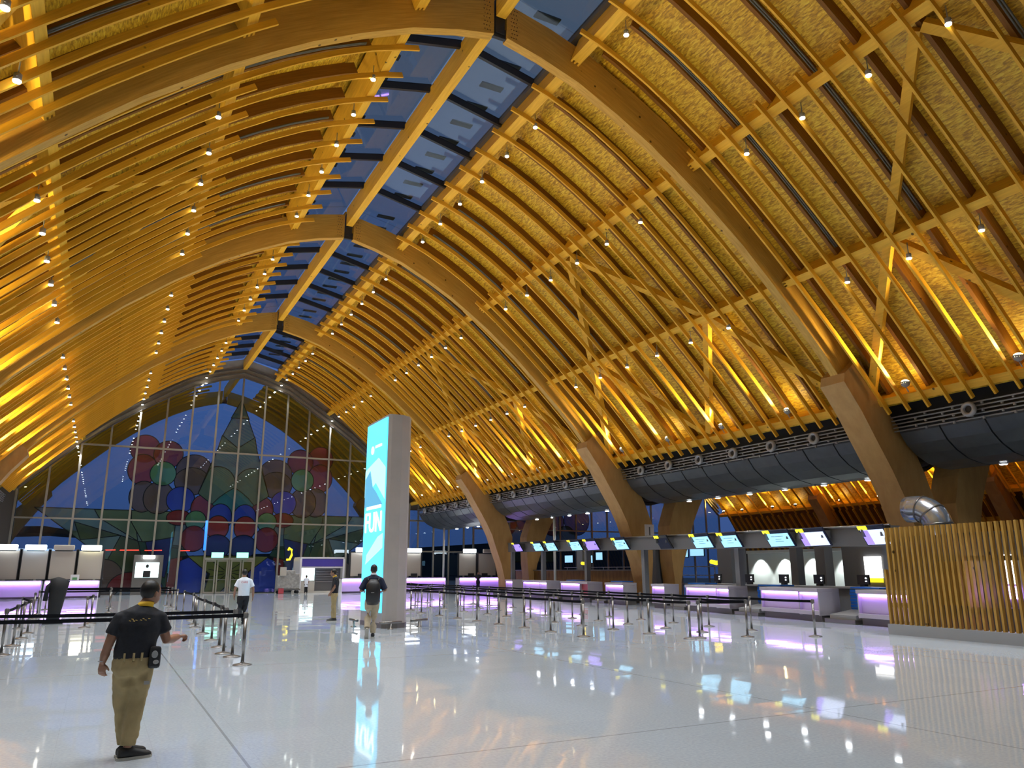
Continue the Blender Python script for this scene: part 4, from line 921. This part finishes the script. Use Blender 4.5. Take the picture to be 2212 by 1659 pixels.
stanchions(LX, 'steel belt stanchion in the receding row right of the man in black', 'right row of the left queue')
LL = [(-10.78, 19.95), (-10.76, 22.3), (-10.77, 24.56), (-10.76, 26.55), (-11.13, 28.9), (-11.14, 34.5)]
stanchions(LL, 'steel belt stanchion in the row at the far left', 'left row of the left queue')
o = dup(SPRO, (-6.6, 15.74, 0), 0, 'nearest steel stanchion of the left queue, in front of the man in the white shirt', None, STREE); belt(o, Vector((-4.2, -.1)))
if 'group' in o: del o['group']
o = dup(SPRO, (-10.8, 15.64, 0), 0, 'near left stanchion at the left edge holding the long belt', None, STREE)
if 'group' in o: del o['group']
o2 = dup(SPRO, (-6.56, 17.3, 0), 0, 'second nearest stanchion of the left queue, holding the second long belt', None, STREE); belt(o2, Vector((-4.2, .3)))
if 'group' in o2: del o2['group']
stanchions([(-9.36, 28.3), (-9.22, 30.49)], 'steel stanchion standing in the middle of the left queue', 'middle of the left queue')
FARL = [(-5.87, 42.0), (-8.5, 42.2), (-11.14, 42.4)]
stanchions(FARL, 'far steel stanchion of the back belt of the left queue', 'back belts of the left queue')
stanchions([(-5.9, 44.0), (-8.5, 44.6), (-11.0, 45.2)], 'far steel stanchion of the last belt before the left counter', 'back belts of the left queue')
stanchions([(-5.95, 38.0), (-8.6, 38.0), (-11.2, 38.0)], 'far steel stanchion of the middle belt of the left queue', 'back belts of the left queue')
for c, sub in STREE: bpy.data.objects.remove(c)
bpy.data.objects.remove(SPRO)
# black covered stand
t = empty('covered_stand', (-10.35, 31.0, 0), .1, 'black cloth-covered stand among the left queue belts', 'stand')
mb = MB(); mb.tube([(0, 0, .02), (.02, 0, .4), (.04, 0, .8), (.06, 0, 1.15), (.08, 0, 1.42), (.1, 0, 1.5)], .2, 16, radii=[(.2, .22), (.2, .21), (.24, .22), (.27, .24), (.3, .22), (.1, .08)]); mb.build('cloth_cover', M_CLOTH, t)
mb = MB(); mb.tube([(-.3, -.05, .75), (-.26, 0, 1.2), (-.1, 0, 1.38)], .07, 10); mb.build('cloth_fold', M_CLOTH, t)
mb = MB(); mb.box(-.3, .3, -.24, .24, 0, .05); mb.build('foot', M_BLACK, t)

# ---------------------------------------------------------------- people
def vox(o, size, sm=6):
    r = o.modifiers.new('join', 'REMESH'); r.mode = 'VOXEL'; r.voxel_size = size; r.use_smooth_shade = True
    s = o.modifiers.new('soft', 'SMOOTH'); s.iterations = sm; s.factor = .5
def hand(mb, wrist, d, side, curl=.35, palm_n=(0, 1, 0), k=1.0):
    """palm and five fingers along direction d; side = +1 if the thumb is towards +n2"""
    d = Vector(d).normalized(); n = Vector(palm_n); n = (n - d * n.dot(d)).normalized(); w = d.cross(n) * side
    wr = Vector(wrist); pe = wr + d * .085 * k
    mb.tube([wr - d * .01, wr + d * .03 * k, wr + d * .06 * k, pe], .03, 10, ref=w, radii=[(.024 * k, .018 * k), (.036 * k, .016 * k), (.041 * k, .016 * k), (.038 * k, .013 * k)])
    for i, L in enumerate((.068, .078, .072, .056)):
        b = pe - d * .008 + w * (.030 - .020 * i) * k; pts = [b]; a = 0; cur = b.copy()
        for s in range(3):
            a += curl; cur = cur + (d * math.cos(a) + n * math.sin(a)) * L * k * (.42, .32, .26)[s]; pts.append(cur.copy())
        mb.tube(pts, .009, 8, radii=[.0095 * k, .009 * k, .0085 * k, .007 * k])
    tb = wr + d * .025 * k + w * .03 * k
    mb.tube([tb, tb + (d * .6 + w * .7) * .03 * k, tb + (d * .85 + w * .5 + n * .3) * .058 * k], .011, 8, radii=[.013 * k, .011 * k, .009 * k])
def head(mb, c, face, k=1.0):
    f = Vector(face).normalized(); r = f.cross(Vector((0, 0, 1))).normalized(); c = Vector(c)
    M = Matrix((( r.x, f.x, 0, 0), (r.y, f.y, 0, 0), (0, 0, 1, 0), (0, 0, 0, 1)))
    mb.ell(c, .076 * k, .095 * k, .108 * k, M=M, seg=20); mb.ell(c + f * .028 * k - Vector((0, 0, .055 * k)), .056 * k, .062 * k, .062 * k, M=M, seg=16)
    mb.ell(c + f * .097 * k - Vector((0, 0, .018 * k)), .013 * k, .018 * k, .024 * k, M=M, seg=10)
    mb.ell(c + f * .088 * k - Vector((0, 0, .06 * k)), .024 * k, .010 * k, .009 * k, M=M, seg=10)
    for s in (-1, 1): mb.ell(c + r * s * .078 * k - f * .005 - Vector((0, 0, .015 * k)), .010 * k, .02 * k, .031 * k, M=M, seg=10)
    return f, r, M
def shoe(parent, a, d, k=1.0, pitch=0, mats=(None, None)):
    """a: ankle-base point on the sole under the heel, d: heading"""
    d = Vector((d[0], d[1], 0)).normalized(); ang = math.atan2(d.y, d.x)
    M = Matrix.Translation(Vector(a)) @ Matrix.Rotation(ang, 4, 'Z') @ Matrix.Rotation(pitch, 4, 'Y')
    mb = MB()
    prof = [(-.075, .03, .05, .038), (-.04, .045, .06, .05), (.02, .046, .06, .055), (.08, .042, .045, .046), (.14, .047, .036, .036), (.19, .042, .032, .028), (.215, .025, .026, .018)]
    rings = []
    for x, w, zc_, h in prof:
        rings.append([mb.bm.verts.new(M @ Vector((x * k, w * k * math.cos(2 * PI * i / 14), max(.018, zc_ + h * math.sin(2 * PI * i / 14)) * k))) for i in range(14)])
    for p, q in zip(rings, rings[1:]):
        for i in range(14): f = mb.bm.faces.new((p[i], p[(i + 1) % 14], q[(i + 1) % 14], q[i])); f.smooth = True
    mb.bm.faces.new(rings[0]); mb.bm.faces.new(rings[-1]); sh = mb.build('shoe', mats[0] or M_SHOE, parent)
    mb = MB(); out = [(-.085, -.03), (-.04, -.046), (.06, -.044), (.14, -.05), (.2, -.04), (.228, 0), (.2, .04), (.14, .05), (.06, .044), (-.04, .046), (-.085, .03)]
    lo = [mb.bm.verts.new(M @ Vector((x * k, y * k, 0))) for x, y in out]; hi = [mb.bm.verts.new(M @ Vector((x * k, y * k, .024 * k))) for x, y in out]
    n = len(out); mb.bm.faces.new(lo); mb.bm.faces.new(hi)
    for i in range(n): mb.bm.faces.new((lo[i], lo[(i + 1) % n], hi[(i + 1) % n], hi[i]))
    mb.build('sole', mats[1] or M_SOLE, sh)
CAMX = -9.158927814
def person(pos, P, k, label, mats, voxel=.012):
    """P: pose in a frame whose x is to the viewer's right, y away from the viewer"""
    d = Vector((pos[0] - CAMX, pos[1])).normalized(); rz = math.atan2(-d.x, d.y)
    t = empty('person', (pos[0], pos[1], 0), rz, label, 'person')
    S = lambda v: Vector(v) * k
    sr = Vector(P['sr']); sl = Vector(P['sl']); lat = (sr - sl).normalized()
    # skin
    mb = MB(); f, r, HM = head(mb, S(P['head']), P['face'], k)
    nk = Vector(P['neck']); hd = Vector(P['head']); fh = Vector((P['face'][0], P['face'][1], 0)).normalized()
    mb.tube([S(nk - Vector((0, 0, .1))), S(nk), S(hd - Vector((0, 0, .06)) - fh * .012)], .05, 14, ref=lat, radii=[(.075 * k, .06 * k), (.056 * k, .055 * k), (.052 * k, .055 * k)])
    pv = Vector(P['pelvis']); ch = Vector(P['chest'])
    mb.tube([S(pv - Vector((0, 0, .06))), S(pv), S((pv + ch) / 2), S(ch), S(nk - Vector((0, 0, .04)))], .1, 18, ref=lat, radii=[(.13 * k, .09 * k), (.145 * k, .1 * k), (.135 * k, .095 * k), (.155 * k, .1 * k), (.07 * k, .06 * k)])
    for sd in ('l', 'r'):
        s, e, w = S(P['s' + sd]), S(P['e' + sd]), S(P['w' + sd])
        mb.tube([s, (s + e) / 2, e, (e + w) / 2 + (e - s).normalized() * .005, w], .04, 14, radii=[.056 * k, .052 * k, .043 * k, .043 * k, .029 * k])
        hdv, cu, pn, th = P['h' + sd]; hand(mb, w, hdv, th, cu, pn, k)
        h, kn, an = S(P['hip' + sd]), S(P['k' + sd]), S(P['a' + sd])
        mb.tube([h, kn, an], .06, 14, radii=[.07 * k, .05 * k, .038 * k])
    body = mb.build('body', mats['skin'], t); vox(body, voxel * .6 if voxel < .014 else voxel, 3)
    # eyes
    for s in (-1, 1):
        mb = MB(); mb.ell(S(P['head']) + f * .091 * k + r * s * .031 * k + Vector((0, 0, .008 * k)), .012 * k, .008 * k, .007 * k, M=HM, seg=8); mb.build('eye', M_BLACK, t)
    # hair
    mb = MB(); hc = S(P['head']); mb.ell(hc + Vector((0, 0, .018 * k)) - f * .016 * k, .083 * k, .094 * k, .104 * k, M=HM, seg=22)
    cutp = hc + f * .052 * k + Vector((0, 0, .0)); bmesh.ops.bisect_plane(mb.bm, geom=mb.bm.verts[:] + mb.bm.edges[:] + mb.bm.faces[:], plane_co=cutp, plane_no=(f - Vector((0, 0, .75))).normalized(), clear_outer=True)
    bmesh.ops.bisect_plane(mb.bm, geom=mb.bm.verts[:] + mb.bm.edges[:] + mb.bm.faces[:], plane_co=hc - Vector((0, 0, .062 * k)), plane_no=(0, 0, -1), clear_outer=True)
    bmesh.ops.holes_fill(mb.bm, edges=mb.bm.edges[:]); mb.build('hair', M_HAIR, t)
    # shirt
    mb = MB(); hem = pv + Vector((0, 0, P.get('hem', -.02)))
    bw, bd = P.get('bulk', (.175, .125))
    mid = (pv + ch) / 2
    mb.tube([S(hem), S(pv + Vector((0, 0, .06))), S(mid), S(ch), S(ch + (nk - ch) * .55), S(nk - Vector((0, 0, .015)))], .1, 24, ref=lat, radii=[(bw * .97 * k, bd * k), (bw * .98 * k, bd * k), (bw * .97 * k, bd * .97 * k), (bw * 1.08 * k, bd * k), (bw * .92 * k, bd * .82 * k), (.066 * k, .062 * k)])
    for sd in ('l', 'r'):
        s, e = S(P['s' + sd]), S(P['e' + sd]); q = P.get('slv', .66)
        a_ = S(nk - Vector((0, 0, .05))); mb.tube([a_, a_ + (s - a_) * .5, s, s + (e - s) * q * .5, s + (e - s) * q], .06, 16, radii=[.05 * k, .058 * k, .066 * k, .070 * k, .076 * k])
    sh = mb.build('shirt', mats['shirt'], t); vox(sh, voxel, 5)
    # trousers
    mb = MB(); mb.tube([S(pv + Vector((0, 0, .06))), S(pv), S(pv - Vector((0, 0, .1))), S(pv - Vector((0, 0, .17)))], .1, 22, ref=lat, radii=[(bw * .9 * k, bd * .88 * k), (bw * .95 * k, bd * .95 * k), (bw * 1.0 * k, bd * 1.02 * k), (bw * .8 * k, bd * .8 * k)])
    tw = P.get('leg', (.098, .082, .07))
    for sd in ('l', 'r'):
        h, kn, an = S(P['hip' + sd]), S(P['k' + sd]), S(P['a' + sd])
        mb.tube([h, (h + kn) / 2, kn, (kn + an) / 2, an + (kn - an).normalized() * .02], .08, 18, radii=[tw[0] * k, tw[0] * .97 * k, tw[1] * k, (tw[1] + tw[2]) / 2 * k, tw[2] * k])
    tr = mb.build('trousers', mats['trousers'], t); vox(tr, voxel, 5)
    tx = bpy.data.textures.new('folds', 'CLOUDS'); tx.noise_scale = .09
    for o_, st in ((tr, .030), (sh, .014)):
        dm = o_.modifiers.new('folds', 'DISPLACE'); dm.texture = tx; dm.strength = st; dm.mid_level = .5
    for sd in ('l', 'r'):
        an = S(P['a' + sd]); hd_ = P['f' + sd]; dd = Vector((hd_[0], hd_[1], 0)).normalized(); pit = hd_[2]
        base = an - Vector((0, 0, .085 * k)) if pit == 0 else an + Vector((0, 0, -.06 * k)) - dd * .03
        if pit == 0: base.z = 0.001
        shoe(t, base, dd, k, pit, mats.get('shoes', (None, None)))
    if 'collar' in mats:
        mb = MB(); n_ = 20; c0 = S(nk - Vector((0, 0, .02))); up = (S(hd) - S(nk)).normalized(); rs = []
        for zz, rr in ((-.02, .076), (.012, .070), (.032, .066), (.026, .060), (-.01, .062)):
            rs.append([mb.bm.verts.new(c0 + lat * rr * k * 1.06 * math.cos(2 * PI * i / n_) + up.cross(lat) * rr * k * math.sin(2 * PI * i / n_) + up * zz * k) for i in range(n_)])
        for p, q in zip(rs, rs[1:] + rs[:1]):
            for i in range(n_): f_ = mb.bm.faces.new((p[i], p[(i + 1) % n_], q[(i + 1) % n_], q[i])); f_.smooth = True
        mb.build('collar', mats['collar'], t)
    return t, S
# man in black polo walking away
G = dict(head=(.075, .03, 1.50), face=(.80, .62, -.05), neck=(.03, 0, 1.395), chest=(0, 0, 1.20), pelvis=(-.02, .01, .90), sl=(-.178, 0, 1.262), sr=(.178, .02, 1.255), el=(-.250, -.01, 1.02), er=(.255, .06, 1.045),
         wl=(-.285, .03, .86), wr=(.365, .27, 1.055), hl=((.04, .12, -1), .4, (.45, .9, 0), 1), hr=((.75, .65, .05), .9, (.2, 0, -1), 1), hipl=(-.095, .01, .84), hipr=(.07, .01, .84), kl=(-.075, .10, .45), kr=(.04, .03, .43), al=(-.012, .12, .10), ar=(.005, -.03, .10),
         fl=(.8, .6, 0), fr=(.97, .22, 0), bulk=(.186, .142), hem=-.0, leg=(.10, .082, .068), slv=.62)
gt, S = person((-8.75, 8.57), G, 1.0, 'person in black polo with yellow collar and khaki trousers, seen from behind', dict(skin=M_SKIN, shirt=M_SHIRTB, trousers=M_KHAKI, collar=M_COLLAR), .011)
mb = MB(); n_ = 26; rs = []
for zz in (.895, .935): rs.append([mb.bm.verts.new((-.02 + .176 * math.cos(2 * PI * i / n_), .01 + .129 * math.sin(2 * PI * i / n_), zz)) for i in range(n_)])
for zz in (.935, .895): rs.append([mb.bm.verts.new((-.02 + .166 * math.cos(2 * PI * i / n_), .01 + .119 * math.sin(2 * PI * i / n_), zz)) for i in range(n_)])
for p, q in zip(rs, rs[1:] + rs[:1]):
    for i in range(n_): mb.bm.faces.new((p[i], p[(i + 1) % n_], q[(i + 1) % n_], q[i]))
mb.build('belt', M_BLACK, gt)
for a in (-115, -90, -68): mb = MB(); ca, sa = math.cos(math.radians(a)), math.sin(math.radians(a)); mb.tube([(-.02 + .184 * ca, .01 + .137 * sa, .875), (-.02 + .184 * ca, .01 + .137 * sa, .95)], .012, 6); mb.build('belt_loop', M_KHAKI, gt)
mb = MB(); mb.box(.11, .215, -.12, -.04, .80, 1.0); pch = mb.build('hip_pouch', M_BLACK, gt, bevel=.025)
mb = MB(); mb.ell((.16, -.125, .93), .03, .006, .035, seg=10); mb.ell((.175, -.125, .86), .028, .006, .02, seg=10); mb.build('pouch_print', M_SAFE, pch)
mb = MB(); mb.box(.09, .14, -.11, -.09, .66, .69); mb.build('pocket_strap', M_SAFE, gt)
mb = MB(); mb.tube([(-.29 + .03 * math.cos(a), .025 + .03 * math.sin(a), .875) for a in [i * PI / 6 for i in range(13)]], .006, 6); mb.build('wristband', M_SAFE, gt)
mb = MB()
for i, (x, z) in enumerate(((-.095, 1.245), (-.075, 1.26), (-.06, 1.243), (-.04, 1.25), (.0, 1.25), (.02, 1.262), (.04, 1.25), (.07, 1.262))): mb.tube([(x, -.146, z), (x + .018, -.147, z - .004)], .0035, 5)
mb.build('back_print', M_GOLD, gt)
# man in white shirt
Wp = dict(head=(-.02, .03, 1.585), face=(-.25, 1, -.05), neck=(-.01, 0, 1.475), chest=(0, 0, 1.26), pelvis=(0, 0, .93), sl=(-.175, 0, 1.345), sr=(.18, 0, 1.34), el=(-.27, -.02, 1.09), er=(.275, -.02, 1.08), wl=(-.28, .04, .86), wr=(.285, .02, .84),
          hl=((.05, .1, -1), .35, (1, 0, 0), -1), hr=((0, .0, -1), .35, (-1, 0, 0), 1), hipl=(-.09, 0, .86), hipr=(.085, 0, .86), kl=(-.10, .0, .47), kr=(.05, .10, .47), al=(-.06, -.22, .20), ar=(.035, .06, .09), fl=(0, 1, 1.0), fr=(0, 1, 0), bulk=(.18, .13), hem=-.06, slv=.72)
t, S = person((-4.85, 27.25), Wp, 1.035, 'person in white short-sleeved shirt and black trousers walking away', dict(skin=M_SKIN, shirt=M_SHIRTW, trousers=M_TROB), .016)
text_mesh('CARE', .085, .002, 'back_lettering', M_REDT, t, Matrix.Translation((.0, -.152, 1.345)) @ Matrix.Rotation(PI / 2, 4, 'X'))
# man with backpack
Bp = dict(head=(.0, .03, 1.585), face=(-.12, 1, -.05), neck=(.0, 0, 1.475), chest=(0, 0, 1.27), pelvis=(0, 0, .93), sl=(-.18, 0, 1.34), sr=(.18, 0, 1.34), el=(-.285, .0, 1.10), er=(.285, .0, 1.10), wl=(-.27, .22, 1.08), wr=(.25, .22, 1.07),
          hl=((.5, .8, 0), .8, (0, 0, -1), -1), hr=((-.5, .8, 0), .8, (0, 0, -1), 1), hipl=(-.09, 0, .86), hipr=(.085, 0, .86), kl=(-.10, .02, .47), kr=(.04, .10, .47), al=(-.11, -.24, .22), ar=(.03, .05, .09), fl=(-.1, 1, 1.05), fr=(0, 1, 0), bulk=(.175, .13), hem=-.06, slv=.95, leg=(.098, .08, .068))
t, S = person((-2.66, 20.36), Bp, 1.095, 'person with a black backpack and pale trousers walking towards the lit pylon', dict(skin=M_SKIN, shirt=M_NAVY, trousers=M_BEIGE, collar=M_SHIRTW), .014)
mb = MB(); mb.tube([(0, -.2, .86), (0, -.24, .95), (0, -.25, 1.15), (0, -.235, 1.35), (0, -.19, 1.47)], .1, 20, ref=(1, 0, 0), radii=[(.15, .07), (.185, .11), (.19, .12), (.175, .1), (.10, .05)]); bk = mb.build('backpack', M_BLACK, t)
mb = MB(); mb.box(-.05, .03, -.372, -.366, 1.14, 1.155); mb.build('backpack_badge', M_SAFE, bk)
for s in (-1, 1): mb = MB(); mb.tube([(s * .13, -.17, 1.44), (s * .145, -.02, 1.53), (s * .14, .12, 1.42), (s * .15, .15, 1.2)], .02, 8); mb.build('shoulder_strap', M_BLACK, bk)
# standing man facing left
Mp = dict(head=(-.06, .02, 1.57), face=(-1, .1, -.15), neck=(-.01, 0, 1.46), chest=(.03, 0, 1.26), pelvis=(.0, 0, .93), sl=(.02, .17, 1.37), sr=(.03, -.18, 1.36), el=(-.0, .22, 1.1), er=(.0, -.21, 1.10), wl=(-.13, .08, .92), wr=(-.13, -.06, .90),
          hl=((-.3, -.7, -.6), .4, (-.5, 0, -.5), 1), hr=((-.3, .7, -.6), .4, (-.5, 0, -.5), -1), hipl=(0, .085, .86), hipr=(0, -.085, .86), kl=(-.01, .09, .47), kr=(.0, -.09, .47), al=(.0, .09, .09), ar=(.03, -.09, .09), fl=(-1, .1, 0), fr=(-1, -.15, 0), bulk=(.165, .12), hem=-.04, slv=.7)
person((-1.75, 27.6), Mp, 1.045, 'person in black polo with yellow collar and khaki trousers standing sideways near the pylon', dict(skin=M_SKIN, shirt=M_SHIRTB, trousers=M_KHAKI, collar=M_COLLAR), .016)
# far staff member leaning on the counter
Fp = dict(head=(.04, .05, 1.5), face=(.2, -1, -.1), neck=(.0, 0, 1.40), chest=(0, 0, 1.2), pelvis=(0, 0, .9), sl=(-.16, 0, 1.31), sr=(.16, 0, 1.31), el=(-.2, .05, 1.05), er=(.2, .05, 1.05), wl=(-.12, .2, 1.1), wr=(.12, .2, 1.1),
          hl=((.5, .8, 0), .8, (0, 0, -1), -1), hr=((-.5, .8, 0), .8, (0, 0, -1), 1), hipl=(-.08, 0, .84), hipr=(.08, 0, .84), kl=(-.08, .02, .46), kr=(.08, .02, .46), al=(-.09, 0, .09), ar=(.09, 0, .09), fl=(0, 1, 0), fr=(0, 1, 0), bulk=(.15, .115), hem=-.04)
person((19.3, 60.6), Fp, 1.0, 'distant person in dark clothes at the farther violet-lit counter', dict(skin=M_SKIN, shirt=M_SHIRTB, trousers=M_TROB), .02)
Sp = dict(head=(.0, .03, 1.5), face=(.3, 1, -.3), neck=(.0, 0, 1.40), chest=(0, 0, 1.2), pelvis=(0, 0, .9), sl=(-.17, 0, 1.31), sr=(.17, 0, 1.31), el=(-.22, .05, 1.05), er=(.22, .05, 1.05), wl=(-.2, .25, .95), wr=(.2, .25, .95),
          hl=((.2, .8, -.3), .6, (0, 0, -1), -1), hr=((-.2, .8, -.3), .6, (0, 0, -1), 1), hipl=(-.08, 0, .84), hipr=(.08, 0, .84), kl=(-.08, .02, .46), kr=(.08, .02, .46), al=(-.09, 0, .09), ar=(.09, 0, .09), fl=(0, 1, 0), fr=(0, 1, 0), bulk=(.17, .125), hem=-.3)
person((5.15, 61.6), Sp, .85, 'person in pale long smock beside the wrapped trolley at the kiosk', dict(skin=M_SKIN, shirt=M_SHIRTW, trousers=M_TROB), .02)
# wrapped trolley
t = empty('wrapped_trolley', (3.95, 62.6, 0), 0, 'plastic-wrapped loaded trolley on the floor left of the purple kiosk', 'trolley')
mb = MB()
for a in ((-.85, -.1, .35, 1.35), (-.5, .45, .35, 1.75), (.0, .85, .35, 1.2), (.35, .8, .9, 1.5)): mb.box(a[0], a[1], -.38, .38, a[2], a[3])
o = mb.build('wrapped_load', M_WRAP, t); vox(o, .05, 4)
mb = MB(); mb.box(-.9, .9, -.4, .4, .25, .35); mb.build('deck', M_STEEL, t)
for x in (-.7, .7):
    for y in (-.3, .3): mb = MB(); mb.lathe([(.12, -.03), (.12, .03)], seg=12, M=Matrix.Translation((x, y, .125)) @ Matrix.Rotation(PI / 2, 4, 'X')); mb.build('wheel', M_BLACK, t)
mb = MB(); mb.box(-.75, -.35, -.42, -.36, .02, .4); mb.build('red_bin', M_REDP, t)
mb = MB(); mb.box(-.7, -.25, -.5, -.3, 1.35, 2.0); mb.build('white_carton', M_PANELG, t)
# small white notice stand
t = empty('notice_stand', (6.2, 46.0, 0), 0, 'white notice board on two thin legs in front of the purple kiosk', 'sign')
mb = MB(); mb.box(-.3, .3, -.02, .02, .95, 1.7); mb.build('board', M_WHITE, t)
for x in (-.22, .22): mb = MB(); mb.tube([(x, 0, 0), (x, 0, 1.0)], .02, 8); mb.lathe([(.13, 0), (.13, .02)], (x, 0, 0), 14); mb.build('leg', M_CHROME, t)
print('objects', len(bpy.data.objects))
